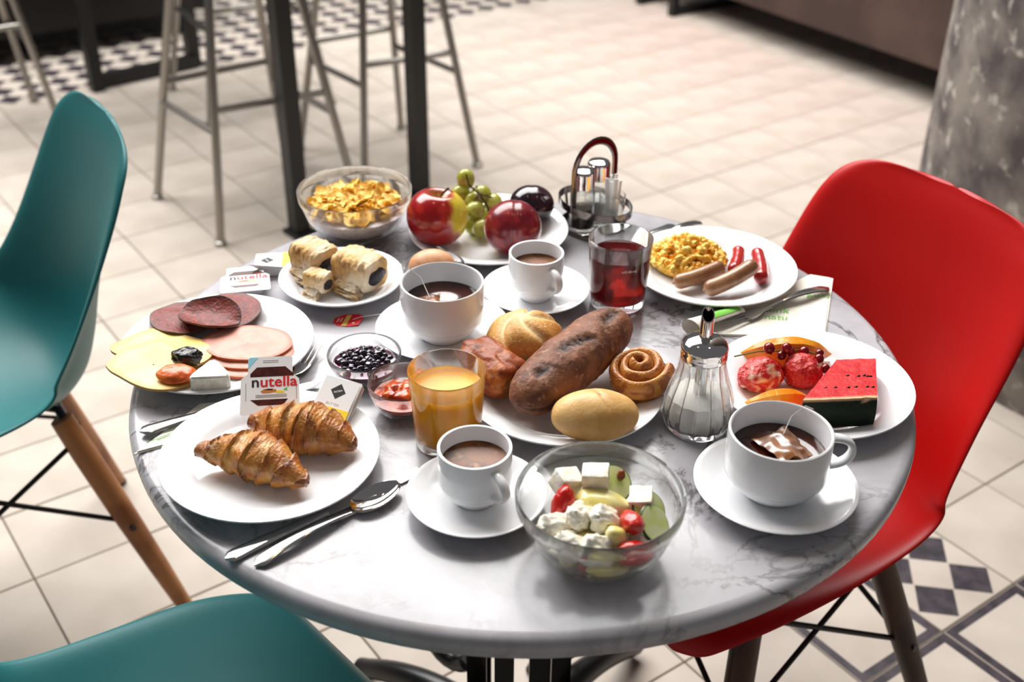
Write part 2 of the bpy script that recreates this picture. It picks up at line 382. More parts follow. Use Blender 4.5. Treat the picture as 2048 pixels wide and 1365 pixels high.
# ------------------------------------------------------------------ round marble table
tb_ = empty('bistro_table', (0, 0, 0), label='round white marble bistro table on a black cast iron pedestal', cat='table')
R = .44
b = MB(); b.lathe([(0, TZ), (R-.012, TZ), (R-.006, TZ-.0012), (R-.0015, TZ-.005), (R, TZ-.011), (R-.001, TZ-.021), (R-.006, TZ-.027), (R-.012, TZ-.028), (0, TZ-.028)], 128)
ob('tabletop', b.mesh('tabletop', marble_m, 60), tb_)
for k, (x, y) in enumerate(((-.055, -.03), (-.018, -.045), (.028, -.045), (.058, -.028), (-.05, .04), (.05, .04))):
    b = MB(); b.box((x, y, .39), (.026, .026, .644)); ob('post', b.mesh('post', black_iron, 0), tb_)
b = MB(); b.lathe([(0, .70), (.16, .70), (.16, .711), (0, .711)], 40); ob('top_plate', b.mesh('top_plate', black_iron), tb_)
b = MB(); b.lathe([(0, .06), (.075, .06), (.085, .075), (.085, .10), (.07, .115), (0, .115)], 32); ob('hub', b.mesh('hub', black_iron), tb_)
for k in range(4):
    a = PI/4+k*PI/2+.12; pts = []
    for t in range(15):
        u = t/14; r = .05+.27*u; z = .085+.012*math.sin(u*PI)-.07*u**2; pts.append((r*math.cos(a), r*math.sin(a), max(z, .018)))
    b = MB(); b.tube(pts, [.024-.008*(i/14) for i in range(15)], 12)
    for t in range(10):
        pass
    foot = ob('scroll_foot', b.mesh('scroll_foot', black_iron, 60), tb_)
    sp = []
    for t in range(22):
        u = t/21; th = PI*.5+u*PI*2.3; rr = .055*(1-.72*u); sp.append(((.13+rr*math.cos(th))*math.cos(a), (.13+rr*math.cos(th))*math.sin(a), .205+rr*math.sin(th)))
    b = MB(); b.tube(sp, [.016-.007*(i/21) for i in range(22)], 10); ob('scroll', b.mesh('scroll', black_iron, 60), foot)

# ------------------------------------------------------------------ crockery
def plate_mesh(R):
    b = MB(); b.lathe([(0, .003), (.56*R, .003), (.57*R, 0), (.60*R, 0), (.62*R, .0035), (.70*R, .0065), (.78*R, .0105), (.97*R, .0178), (1.0*R, .0188), (1.004*R, .0198), (1.0*R, .0207),
        (.96*R, .0203), (.80*R, .0148), (.74*R, .0118), (.70*R, .0085), (.66*R, .0068), (.5*R, .006), (0, .006)], 72); return b.mesh('plate', porcelain, 60)
PM = plate_mesh(.109); PMs = plate_mesh(.0785)
def plate(x, y, label, me=PM): return ob('plate', me, None, (x, y, TZ), label=label, cat='plate')
PC = dict(crois=(-.2527, -.2065), cold=(-.3505, .0026), egg=(.2455, .2028), fruit=(.3186, -.0680), bread=(.0442, -.0837), apple=(-.0460, .3042), strudel=(-.2290, .1616))
plate(*PC['crois'], 'wide white dinner plate holding two croissants')
plate(*PC['cold'], 'wide white dinner plate of salami, ham and cheese slices')
plate(*PC['egg'], 'wide white dinner plate with scrambled eggs and sausages')
plate(*PC['fruit'], 'wide white dinner plate of melon, grapefruit and watermelon')
plate(*PC['bread'], 'wide white dinner plate heaped with bread rolls and pastries')
plate(*PC['apple'], 'wide white dinner plate under the apple, grapes and plums')
plate(*PC['strudel'], 'small white side plate holding the poppy seed strudel', PMs)
def saucer_mesh(R):
    b = MB(); b.lathe([(0, .003), (.5*R, .003), (.51*R, 0), (.55*R, 0), (.57*R, .003), (.75*R, .0085), (.95*R, .0158), (1.0*R, .0176), (1.005*R, .0186), (.995*R, .0192),
        (.93*R, .0178), (.74*R, .0116), (.58*R, .008), (.45*R, .0066), (.42*R, .0058), (0, .0055)], 64); return b.mesh('saucer', porcelain, 60)
SB, SSm = saucer_mesh(.079), saucer_mesh(.067)
cream_cup = porcelain
def cup(name, x, y, R, H, ha, label, hs=1.0):
    """stacking cup: rounded foot section, ledge, straight upper wall"""
    c = empty(name, (x, y, TZ+.0062), label=label, cat='cup')
    b = MB(); w = .0032
    b.lathe([(0, .0025), (.50*R, .0025), (.51*R, 0), (.56*R, 0), (.60*R, .003), (.76*R, .13*H), (.89*R, .24*H), (.925*R, .295*H), (.93*R, .305*H), (.955*R, .312*H), (.985*R, .335*H), (1.0*R, .40*H), (1.0*R, .97*H), (.995*R, .99*H), (R-w*.5, H), (R-w+.0003, .99*H), (R-w, .97*H),
             (R-w, .42*H), (.93*R-w, .30*H), (.75*R-w, .16*H), (.5*R, .085*H), (0, .08*H)], 64)
    ob('cup_body', b.mesh('cup_body', cream_cup, 50), c)
    pts = []; n = 18; hw = .026*hs; hh = .36*H
    for k in range(n):
        t = k/(n-1); th = PI/2-t*PI; pts.append((R-.003+hw*max(0, math.cos(th))**.75, 0, .62*H+hh*.62*math.sin(th)))
    b = MB(); b.tube(pts, [.0036*hs]*n, 14, flat=1.75, up=(0, 1, 0)); ob('handle', b.mesh('handle', cream_cup, 60), c, rz=ha)
    return c
tea_liq = mat('brewed_tea', (66, 22, 8), .03, coat=.3, c2=(40, 12, 5), ns=25)
def liquid(name, x, y, r, z, m, label, cat='drink', depth=.03):
    b = MB(); b.lathe([(0, -depth), (r*.7, -depth), (r, -.002), (r, 0), (r-.0012, .0004), (r-.0022, -.0002), (0, -.0002)], 48)
    return ob(name, b.mesh(name, m, 60), None, (x, y, z), label=label, cat=cat)
def saucer(x, y, me, label): return ob('saucer', me, None, (x, y, TZ), label=label, cat='saucer')
saucer(-.0942, .0443, SB, 'large white saucer under the tea cup with the red tag')
cup('tea_cup', -.0937, .0453, .0487, .0715, math.radians(75), 'wide white porcelain cup of dark tea behind the berry jam')
liquid('tea', -.0937, .0453, .0456, TZ+.0062+.046, tea_liq, 'dark brown tea in the cup behind the berry jam')
saucer(.2456, -.2434, SB, 'large white saucer near the fruit plate and watermelon')
cup('tea_cup', .2440, -.2420, .0497, .0725, math.radians(4), 'wide white porcelain cup holding a floating tea bag near the watermelon')
liquid('tea', .2440, -.2420, .0466, TZ+.0062+.047, tea_liq, 'dark brown tea around the floating tea bag by the watermelon')
crema = mat('coffee_crema', (124, 72, 32), .3, spec=.3, c2=(78, 42, 18), ns=35, nd=5, lo=.45, hi=.6, c3=(176, 128, 78), ns3=55, lo3=.58, hi3=.74)
saucer(.0170, .1395, SSm, 'small white saucer under the espresso beside the glass of red tea')
cup('espresso_cup', .0168, .1385, .0341, .0620, math.radians(-58), 'small white espresso cup beside the glass of red tea', .8)
liquid('espresso', .0168, .1385, .0312, TZ+.0062+.044, crema, 'espresso with tan crema in the cup beside the red tea', depth=.02)
saucer(-.0449, -.2645, SSm, 'small white saucer under the espresso between orange juice and salad')
cup('espresso_cup', -.0462, -.2585, .0356, .0615, math.radians(-56), 'small white espresso cup standing between orange juice and salad bowl', .8)
liquid('espresso', -.0462, -.2585, .0327, TZ+.0062+.044, crema, 'espresso with swirled crema in the cup between orange juice and salad', depth=.02)
# tea bags
bag_m = mat('wet_tea_bag', (150, 96, 50), .35, c2=(96, 54, 26), ns=70, nd=4, trans=.15)
def teabag(x, y, z, rz, sc, label, pts=None, tagpt=None):
    t = empty('tea_bag', (x, y, z), label=label, cat='tea bag')
    b = MB()
    def f(u, v, s):
        X, Y = (u-.5)*.042*sc, (v-.5)*.046*sc; e = max(0, (1-(2*u-1)**4)*(1-(2*v-1)**4))
        return Vector((X, Y, s*.006*e+.004*nz((X, Y, 0), 90)+.004*math.cos(3*u+2*v)))
    b.grid(lambda u, v: f(u, v, 1), 18, 18); b.grid(lambda u, v: f(u, v, -1), 18, 18)
    ob('pouch', b.mesh('pouch', bag_m, 60), t, rz=rz)
    if pts:
        b = MB(); b.tube([Vector(p)-Vector((x, y, z)) for p in pts], .00045, 6); ob('string', b.mesh('string', paper, 60), t)
    return t
teabag(.250, -.236, TZ+.0562, .5, 1.0, 'wet brown tea bag floating in the cup by the watermelon', [(.250, -.226, TZ+.0575), (.262, -.205, TZ+.068), (.2745, -.2035, TZ+.0795), (.285, -.195, TZ+.07)])
tg = teabag(-.108, .038, TZ+.0528, .3, .8, 'wet tea bag with a cotton string and red paper tag', [(-.108, .045, TZ+.054), (-.121, .075, TZ+.066), (-.1335, .072, TZ+.0792), (-.1405, .066, TZ+.068), (-.146, .066, TZ+.040), (-.158, .071, TZ+.0185), (-.176, .088, TZ+.0065), (-.196, .088, TZ+.003), (-.206, .083, TZ+.002)])
tagm = mat('red_tag_paper', (216, 18, 26), .5)
poly = [(-.019, -.002), (-.014, -.010), (0, -.0135), (.012, -.012), (.019, .006), (.013, .011), (-.004, .0135), (-.017, .008)]
b = MB(); b.prism(poly, 0, .0007); tp = ob('tag', b.mesh('tag', tagm, 0), tg, Vector((-.211, .082, TZ+.001))-tg.location, rot=(math.radians(3), math.radians(-4), .1))
tag(tp, 'red paper tea tag')
yel = mat('gold_print', (222, 190, 90), .5); pale = mat('pale_print', (240, 190, 170), .5)
b = MB(); b.prism([(-.009, -.011), (-.003, -.0115), (.004, .0105), (-.002, .0115)], .00072, .00085); ob('gold_band', b.mesh('gold_band', yel, 0), tp)
b = MB()
for k in range(2): b.prism([(-.0150+k*.004, -.002), (-.0132+k*.004, -.002), (-.0105+k*.004, .006), (-.0125+k*.004, .006)], .00072, .00085)
b.prism([(.004, -.0085), (.007, -.0088), (.0075, -.006), (.0045, -.0058)], .00072, .00085); ob('print', b.mesh('print', pale, 0), tp)

# ------------------------------------------------------------------ glassware
def tumbler(x, y, R, H, rb, label):
    b = MB(); w = .0022
    b.lathe([(0, .002), (rb*.8, .0018), (rb*.92, 0), (rb, .003), (rb+(R-rb)*.15, .014), (R, H-.001), (R-w*.5, H), (R-w, H-.001), (rb+(R-rb)*.15-w, .016), (rb-w-.003, .011), (0, .010)], 64)
    return ob('tumbler', b.mesh('tumbler', glass, 50), None, (x, y, TZ), label=label, cat='glass')
tumbler(.1189, .1339, .0394, .0925, .0335, 'clear glass tumbler of red tea near the scrambled eggs')
redtea = mat('red_tea', (120, 14, 6), .02, trans=.92, ior=1.33)
redtea.node_tree.nodes['Principled BSDF'].inputs['Base Color'].default_value = (.30, .012, .006, 1); clear_mix(redtea, (.34, .02, .01, 1), .4)
def fill(name, x, y, R, H, rb, z1, m, label):
    w = .0022; r = lambda z: rb+(R-rb)*(.15+.85*max(0, z-.014)/(H-.015))-w+.0004
    b = MB(); b.lathe([(0, .0102), (rb-w-.0028, .0112), (r(.017), .0165), (r(z1), z1), (r(z1)-.0006, z1+.0006), (r(z1)-.002, z1), (0, z1)], 56)
    return ob(name, b.mesh(name, m, 50), None, (x, y, TZ), label=label, cat='drink')
fill('red_tea', .1189, .1339, .0394, .0925, .0335, .070, redtea, 'clear dark red tea filling the glass tumbler')
white_print = mat('white_print', (235, 215, 215), .5)
b = MB()
for k in range(9): b.box(((k-4)*.0021, 0, 0), (.0012, .0003, .0016+.0008*(k % 3)))
ob('tick_mark', b.mesh('tick_mark', white_print, 0), bpy.data.objects['tumbler'], (.0085, -.0373, .064), rot=(math.radians(-4), 0, .22))
tumbler(-.0775, -.1607, .0395, .0905, .0335, 'clear glass tumbler of orange juice beside the apricot jam')
juice_m = mat('orange_juice', (248, 160, 4), .22, c2=(250, 176, 16), ns=40, spec=.25)
fill('orange_juice', -.0775, -.1607, .0395, .0905, .0335, .0705, juice_m, 'cloudy orange juice filling the glass tumbler')
def gbowl(x, y, R, H, rb, label, w=.0026, lip=.22):
    """pressed glass bowl with a thick stacking lip"""
    zl = H*(1-lip)
    b = MB(); b.lathe([(0, .0015), (rb*.85, .0015), (rb*.92, 0), (rb, .001), (rb+(R-rb)*.42, .17*H), (rb+(R-rb)*.72, .42*H), (R*.955, zl-.002), (R*.975, zl), (R*.985, zl+.002), (R, H-.002), (R-.0008, H-.0004), (R-w*.5, H), (R-w+.0002, H-.0006), (R-w-.0004, H-.003),
        (R*.985-w-.0004, zl+.002), (R*.955-w-.0006, zl-.003), (rb+(R-rb)*.72-w, .43*H), (rb+(R-rb)*.42-w*.8, .19*H+.001), (rb*.8, .0048), (0, .0045)], 72)
    return ob('glass_bowl', b.mesh('glass_bowl', glass, 40), None, (x, y, TZ), label=label, cat='bowl')
gbowl(.0678, -.3286, .0765, .0715, .036, 'big clear glass bowl of feta and tomato salad')
gbowl(-.2285, .3210, .0780, .0690, .038, 'big clear glass bowl of cornflakes and yoghurt')
gbowl(-.1769, -.0393, .0415, .0335, .023, 'little clear glass dish of dark berry jam', .002, .28)
gbowl(-.1276, -.1039, .0385, .0385, .022, 'little clear glass dish of orange apricot jam', .002, .28)
gbowl(-.1131, .1733, .0405, .0320, .023, 'little clear glass dish with a brown egg inside', .002, .28)

# ------------------------------------------------------------------ jams and egg
bj = mat('berry_jam', (70, 6, 44), .12, coat=.6, c2=(120, 10, 76), ns=50)
berry_m = mat('berry_skin', (14, 8, 20), .14, coat=.6, c2=(34, 14, 40), ns=120)
J = empty('berry_jam', (-.1769, -.0393, TZ), label='shiny dark berry jam with whole berries in the glass dish', cat='jam')
b = MB(); b.lathe([(0, .006), (.019, .006), (.028, .0105), (.0335, .0165), (.035, .0206), (.03, .0206), (0, .0226)], 40); ob('syrup', b.mesh('syrup', bj, 60), J)
b = MB(); b.ico((0, 0, 0), 1, 3, lambda d: 1+.30*nz(d, 1.6)); BME = b.mesh('berry', berry_m, 60)
rnd = random.Random(3)
for k in range(46):
    r = .030*math.sqrt((k+.5)/46); a = k*2.39996; o = ob('berry', BME, J, (r*math.cos(a), r*math.sin(a), .0195+.0035*(1-(r/.03)**2)+rnd.uniform(-.001, .001)), rot=(rnd.random()*6, rnd.random()*6, 0)); s = rnd.uniform(.0036, .0058); o.scale = (s, s*rnd.uniform(.85, 1.1), s*.85)
aj = mat('apricot_jam', (216, 92, 6), .2, coat=.15, c2=(150, 40, 4), ns=70, sss=.2, sssr=.006)
A = empty('apricot_jam', (-.1276, -.1039, TZ), label='glossy orange apricot jam lumps in the glass dish', cat='jam')
b = MB(); b.lathe([(0, .006), (.018, .006), (.027, .012), (.0315, .0185), (.0325, .0205), (.028, .0205), (0, .0215)], 40); ob('jelly', b.mesh('jelly', aj, 60), A)
for k, (x, y, s) in enumerate(((-.008, .004, .013), (.008, .006, .012), (0, -.008, .012), (-.014, -.006, .009), (.015, -.005, .010), (.004, .014, .009), (-.003, .001, .010))):
    b = MB(); b.ico((x, y, .0225), (s, s*.9, s*.62), 3, lambda d, k=k: 1+.28*nz(d, 2.2, k)); ob('lump', b.mesh('lump', aj, 60), A)
eggm = mat('brown_egg_shell', (224, 166, 124), .42, c2=(212, 150, 108), ns=80, bump=.05, bs=600)
b = MB(); b.ico((0, 0, 0), (.030, .0225, .0225), 4, lambda d: 1-.06*d.x); ob('boiled_egg', b.mesh('boiled_egg', eggm, 60), None, (-.1131, .1745, TZ+.0275), .15, label='brown boiled egg lying in a little glass dish', cat='egg')

# ------------------------------------------------------------------ cornflakes
yog = mat('berry_yoghurt', (236, 222, 220), .4, c2=(205, 172, 180), ns=110, lo=.55, hi=.7, c3=(120, 60, 80), ns3=240, lo3=.68, hi3=.74)
b = MB(); b.lathe([(0, .0052), (.030, .0055), (.049, .013), (.0625, .031), (.0665, .040), (.062, .0412), (0, .041)], 56); ob('yoghurt', b.mesh('yoghurt', yog, 60), None, (-.2285, .3210, TZ), label='pink flecked yoghurt under the cornflakes in the glass bowl', cat='yoghurt')
flk = mat('cornflake', (248, 208, 100), .5, c2=(232, 172, 58), ns=160, lo=.45, hi=.62, bump=.3, bs=500)
FM = []
for k in range(5):
    b = MB(); r0 = .0074+.0010*k
    def ff(u, v, off, k=k, r0=r0):
        a = u*2*PI; r = r0*v*(1+.22*nz((math.cos(a), math.sin(a), 0), 1.6, k)); x, y = r*math.cos(a), r*.8*math.sin(a)
        return Vector((x, y, 24*(x*x-.4*y*y)+.0022*nz((x, y, 0), 160, k)+off))
    b.grid(lambda u, v: ff(u, .02+.98*v, .0005), 16, 5, True); b.grid(lambda u, v: ff(u, .02+.98*v, -.0005), 16, 5, True)
    o = 0; b.f += [((i*5+4), ((i+1) % 16)*5+4, 80+((i+1) % 16)*5+4, 80+i*5+4) for i in range(16)]; b.mi += [0]*16
    FM.append(b.mesh('cornflake', flk, 70))
for k in range(170):
    r = .0605*math.sqrt((k+.5)/170); a = k*2.39996+rnd.uniform(-.2, .2); z = TZ+.0435+.010*(1-(r/.0615)**2)+rnd.uniform(0, .005)
    o = ob('cornflake', FM[k % 5], None, (-.2285+r*math.cos(a), .3210+r*math.sin(a), z), rot=(rnd.uniform(-.6, .6), rnd.uniform(-.6, .6), rnd.random()*6.3), label='golden cornflake heaped on yoghurt in the glass bowl', cat='cornflake', group='cornflakes in the glass bowl')

# ------------------------------------------------------------------ salad
feta_m = mat('feta_cheese', (244, 240, 226), .55, c2=(232, 222, 196), ns=90, c3=(120, 110, 70), ns3=260, lo3=.72, hi3=.76, bump=.5, bs=220)
tomato_m = mat('tomato_flesh', (196, 22, 14), .2, coat=.4, c2=(214, 70, 44), ns=150, lo=.52, hi=.66, bump=.8, bs=180)
cuc_m = mat('cucumber_slice', (216, 228, 140), .25, coat=.3, c2=(226, 232, 176), ns=60, tint=(34, 74, 22))
pale_m = mat('pale_pepper_flesh', (232, 218, 128), .28, coat=.3, c2=(240, 232, 176), ns=60, sss=.2, sssr=.008)
SC = Vector((.0678, -.3286, TZ))
def sob(name, me, p, rot, label, cat, group=None): return ob(name, me, None, SC+Vector(p), rot=rot, label=label, cat=cat, group=group)
def rbox(dx, dy, dz, m, name, amp=.06, seed=0, sub=5):
    b = MB()
    def P(d):
        v = Vector((d[0]*dx/2, d[1]*dy/2, d[2]*dz/2)); q = Vector((math.copysign(min(abs(d[0]), .93), d[0]), math.copysign(min(abs(d[1]), .93), d[1]), math.copysign(min(abs(d[2]), .93), d[2])))
        e = Vector(d)-q; L = e.length; n = q+(e*(.07/L) if L > .07 else e)
        k = 1+amp*nz(Vector(d), 1.3, seed); return Vector((n.x*dx/2*k, n.y*dy/2*k, n.z*dz/2*k))
    for ax in range(3):
        for sg in (-1, 1):
            def f(u, v, ax=ax, sg=sg):
                w = [-1, -.93, -.4, .4, .93, 1] if sub == 5 else None; a = w[round(u*5)]; c = w[round(v*5)]
                d = [0, 0, 0]; d[ax] = sg; d[(ax+1) % 3] = a; d[(ax+2) % 3] = c; return P(d)
            b.grid(f, 6, 6)
    me = b.mesh(name, m, 50); bm = bmesh.new(); bm.from_mesh(me); bmesh.ops.remove_doubles(bm, verts=bm.verts, dist=1e-5); bmesh.ops.recalc_face_normals(bm, faces=bm.faces); bm.to_mesh(me); bm.free(); return me
fb = [rbox(.024, .019, .019, feta_m, 'feta', .1, 1), rbox(.021, .021, .012, feta_m, 'feta', .1, 2), MB().ico((0, 0, 0), (.0135, .0115, .0105), 4, lambda d: (1/max(abs(d.x)**4+abs(d.y)**4+abs(d.z)**4, .2)**.25)**.6*(1+.30*fbm(d, 1.7, 5)+.05*nz(d, 7, 2))).mesh('feta', feta_m, 50)]
sob('feta_cube', fb[0], (-.0025, .0297, .0640), (.1, -.05, -.1), 'tallest feta cube at the back of the salad', 'feta')
sob('feta_cube', fb[0], (-.0288, .0319, .0568), (.2, .3, .5), 'feta cube leaning against the tallest cube in the salad', 'feta')
sob('feta_cube', fb[1], (.0382, .0119, .0540), (.1, -.15, -.15), 'flat square feta piece beside the cucumber slices', 'feta')
for p, r, lb in (((-.0421, -.0163, .0434), (.3, .2, .4), 'crumbly feta lump against the glass beside a pale pepper piece'), ((-.0194, -.0092, .0495), (.5, .1, 1.2), 'tilted feta lump in front of the standing tomato wedge'),
              ((.0029, -.0134, .0504), (.2, .6, .3), 'crumbly feta lump touching the tomato wedge under the flat feta piece'), ((-.0292, -.0361, .0402), (.1, .4, .8), 'low feta lump at the bowl wall beside the narrowest feta lump'),
              ((-.0055, -.0411, .0413), (.7, .2, .1), 'narrow feta lump next to the pale pepper piece at the bowl wall'), ((.0351, -.0209, .0315), (.2, .5, 1.5), 'feta lump half hidden behind the glossy tomato wedge at the bowl wall')):
    sob('feta_crumb', fb[2], p, r, lb, 'feta', 'crumbled feta lumps in the salad')
b = MB(); b.ico((0, 0, 0), (.017, .012, .010), 3, lambda d: 1+.12*nz(d, 2.5, 4)-.3*max(0, d.y)); tm = b.mesh('tomato_wedge', tomato_m, 60)
sob('tomato_wedge', tm, (-.0339, .0080, .0517), (.4, -1.0, .9), 'red tomato wedge standing beside the leaning feta cube', 'tomato')
sob('tomato_wedge', tm, (.0260, -.0211, .0544), (.3, .3, 1.9), 'red tomato wedge resting under the flat feta piece', 'tomato')
sob('tomato_wedge', tm, (.0279, -.0436, .0419), (.2, .2, .3), 'glossy red tomato wedge at the front wall of the salad bowl', 'tomato')
sob('tomato_wedge', tm, (-.0035, -.0275, .0151), (0, 0, .3), 'red tomato wedge under the salad seen through the bowl', 'tomato')
b = MB(); b.lathe([(0, -.0016), (.0160, -.0016), (.0172, -.0014), (.0182, 0), (.0172, .0014), (.0160, .0016), (0, .0016)], 36); cm = b.mesh('cucumber_slice', cuc_m, 50, tint=lambda v: (math.hypot(v.x, v.y)-.0164)/.0003)
sob('cucumber_slice', cm, (.0155, .0373, .0505), (.7, .2, .3), 'cucumber slice wedged behind the tallest feta cube', 'cucumber')
sob('cucumber_slice', cm, (.0449, .0063, .0470), (.5, .55, 0), 'upper green edged cucumber slice at the side of the salad', 'cucumber')
sob('cucumber_slice', cm, (.0484, -.0120, .0448), (.55, .65, .2), 'lower green edged cucumber slice below another slice', 'cucumber')
b = MB(); b.ico((0, 0, 0), (.026, .015, .013), 3, lambda d: 1+.15*nz(d, 1.5, 9)); pm = b.mesh('pepper_piece', pale_m, 60)
sob('pepper_piece', pm, (.0038, .0104, .0482), (.2, .1, -.25), 'large pale yellow pepper piece in the middle of the salad', 'pepper')
b = MB(); b.ico((0, 0, 0), (.0182, .0100, .0090), 3, lambda d: 1+.15*nz(d, 1.5, 9)); ps = b.mesh('pepper_strip', pale_m, 60)
for p, r in (((-.0331, .0048, .0172), (.5, .2, 1.6)), ((.0141, -.0296, .0446), (.2, .9, 1.0)), ((-.0053, -.0030, .0312), (0, 0, .2)), ((-.0211, -.0150, .0146), (0, 0, 1)), ((.0287, .0105, .0146), (0, 0, 2.2)), ((.0066, .0262, .0146), (0, 0, .6)), ((-.0172, .0184, .0146), (0, 0, 2)), ((.0059, -.0428, .0222), (0, 0, .1)), ((.0066, -.0002, .0146), (0, 0, 1.2)), ((-.0049, -.0208, .0327), (0, .2, .3)), ((.0218, -.0182, .0171), (0, .3, 1.3))):
    sob('pepper_strip', ps, p, r, 'pale yellow pepper piece packed between feta lumps in the salad', 'pepper', 'pale pepper pieces in the salad')
nut_m = mat('pecan_brown', (140, 64, 34), .4, c2=(96, 40, 20), ns=200)
b = MB(); b.ico((0, 0, 0), (.004, .004, .007), 2, lambda d: 1+.2*nz(d, 3)); sob('nut', b.mesh('nut', nut_m, 60), (.022, .040, .0585), (.2, .1, 0), 'small brown nut on the back cucumber slice', 'nut')

# ------------------------------------------------------------------ cold cuts
salami_m = mat('salami', (116, 26, 12), .5, c2=(156, 54, 28), ns=260, nd=3, lo=.52, hi=.66, c3=(84, 16, 9), ns3=160, lo3=.56, hi3=.66, tint=(92, 56, 46), bump=.5, bs=300)
def slice_mesh(name, m, rx, ry, th, seed, wav=.002, fold=None, edge=.9):
    b = MB(); n, k = 40, 9
    def f(u, v, s):
        a = u*2*PI; r = (1+.05*nz((math.cos(a), math.sin(a), 0), 1.4, seed))*v; x, y = rx*r*math.cos(a), ry*r*math.sin(a)
        z = wav*nz((x, y, 0), 45, seed)+s*th/2
        q = Vector((x, y, z)); return fold(q, v, a) if fold else q
    b.grid(lambda u, v: f(u, .01+.99*v, 1), n, k, True); b.grid(lambda u, v: f(u, .01+.99*v, -1), n, k, True)
    b.f += [((i*k+k-1), ((i+1) % n)*k+k-1, n*k+((i+1) % n)*k+k-1, n*k+i*k+k-1) for i in range(n)]; b.mi += [0]*n
    idx = {}
    vv = [(.01+.99*(j/(k-1))) for s in range(2) for i in range(n) for j in range(k)]
    it = iter(vv); return b.mesh(name, m, 60, tint=lambda v: (next(it)-edge)/(1-edge)*1.2)
def food(name, me, p, rot, label, cat, group=None): return ob(name, me, None, p, rot=rot, label=label, cat=cat, group=group)
food('salami_slice', slice_mesh('salami_slice', salami_m, .037, .036, .0024, 1, .003, edge=.93), (-.404, .054, TZ+.0185), (.02, .10, .2), 'flat reddish salami slice next to the pale cheese slices', 'salami')
food('salami_slice', slice_mesh('salami_slice', salami_m, .037, .036, .0024, 2, .003, edge=.93), (-.352, .072, TZ+.0195), (.12, -.02, .6), 'flat reddish salami slice reaching the rim near the hazelnut spread', 'salami')
def foldf(q, v, a):
    q = q.copy(); d = abs(q.y); q.z += .30*d*v**2+.003; q.y *= .80; q.x *= 1.02; return q
food('salami_slice', slice_mesh('salami_slice', salami_m, .037, .036, .0026, 3, .003, foldf, .86), (-.368, .046, TZ+.0215), (.12, .02, -.25), 'salami slice curled into a boat over the flat slices', 'salami')
ham_m = mat('ham_slice', (212, 152, 134), .45, c2=(202, 138, 120), ns=60, c3=(208, 140, 130), ns3=260, lo3=.66, hi3=.72, tint=(176, 84, 40))
for k, (lb, dx, dy) in enumerate((('bottom pink ham slice of the stack of three', .004, -.024), ('middle pink ham slice of the stack of three', .002, -.013), ('top pink ham slice with browned rim over two others', 0, 0))):
    food('ham_slice', slice_mesh('ham_slice', ham_m, .053, .036, .0032, 11+k, .0012, edge=.95), (-.316+dx, .000+dy, TZ+.0105+.0036*k), (.015, -.02, -.12), lb, 'ham')
cheese_m = mat('yellow_cheese', (234, 206, 116), .42, c2=(240, 218, 146), ns=18, tint=(190, 150, 74), sss=.1, sssr=.006)
def poly_slice(name, m, pts, th, seed):
    """pts (x, y, z) outline; rounded by spline, slight waves"""
    P = [Vector(p) for p in pts]; c = sum(P, Vector())/len(P); n = 48; k = 6
    ring = spline([tuple(p) for p in P]+[tuple(P[0])], n+1)[:n]; b = MB()
    def f(u, v, s):
        q = c.lerp(Vector(ring[round(u*n) % n]), v); q.z += s*th/2+.0012*nz(q, 40, seed); return q-c
    b.grid(lambda u, v: f(u, .02+.98*v, 1), n, k, True); b.grid(lambda u, v: f(u, .02+.98*v, -1), n, k, True)
    b.f += [((i*k+k-1), ((i+1) % n)*k+k-1, n*k+((i+1) % n)*k+k-1, n*k+i*k+k-1) for i in range(n)]; b.mi += [0]*n
    it = iter([.02+.98*(j/(k-1)) for s in range(2) for i in range(n) for j in range(k)])
    return b.mesh(name, m, 60, tint=lambda v: 1 if next(it) > .99 else 0), c
me, c = poly_slice('cheese_slice', cheese_m, [(-.466, -.019, TZ+.0245), (-.432, .030, TZ+.0185), (-.40, .022, TZ+.0155), (-.358, .002, TZ+.0165), (-.350, -.016, TZ+.0165), (-.362, -.042, TZ+.0150), (-.41, -.044, TZ+.0150), (-.458, -.034, TZ+.0235)], .0028, 1)
food('cheese_slice', me, c, None, 'pale yellow cheese slice touching the salami', 'cheese')
me, c = poly_slice('cheese_slice', cheese_m, [(-.459, -.063, TZ+.0260), (-.448, -.030, TZ+.0255), (-.416, -.003, TZ+.0225), (-.394, -.014, TZ+.0205), (-.366, -.044, TZ+.0190), (-.354, -.078, TZ+.0190), (-.378, -.106, TZ+.0235), (-.412, -.100, TZ+.0240), (-.446, -.077, TZ+.0255)], .0030, 2)
food('cheese_slice', me, c, None, 'pale yellow cheese slice under the prune and dried apricot', 'cheese')
prune_m = mat('prune', (16, 13, 18), .25, coat=.3, bump=1, bs=160)
b = MB(); b.ico((0, 0, 0), (.0165, .013, .0105), 4, lambda d: 1+.16*fbm(d, 2.6, 3)); food('prune', b.mesh('prune', prune_m, 60), (-.372, -.050, TZ+.0310), None, 'wrinkled black prune on the cheese slice', 'prune')
dap_m = mat('dried_apricot', (222, 108, 34), .35, c2=(200, 82, 20), ns=60, coat=.2, bump=.5, bs=120)
b = MB(); b.ico((0, 0, 0), (.021, .0155, .0075), 4, lambda d: 1+.08*fbm(d, 2, 5)); food('dried_apricot', b.mesh('dried_apricot', dap_m, 60), (-.376, -.083, TZ+.0298), (.1, 0, 0), 'flat orange dried apricot beside the soft cheese wedge', 'dried apricot')
cam_m = mat('bloomy_cheese_rind', (238, 236, 228), .6, c2=(222, 218, 206), ns=90, bump=.6, bs=200)
b = MB(); b.prism([(-.021, -.013), (.020, -.012), (.021, -.004), (.004, .020), (-.004, .020), (-.021, -.004)], 0, .021)
for k in range(2):
    pass
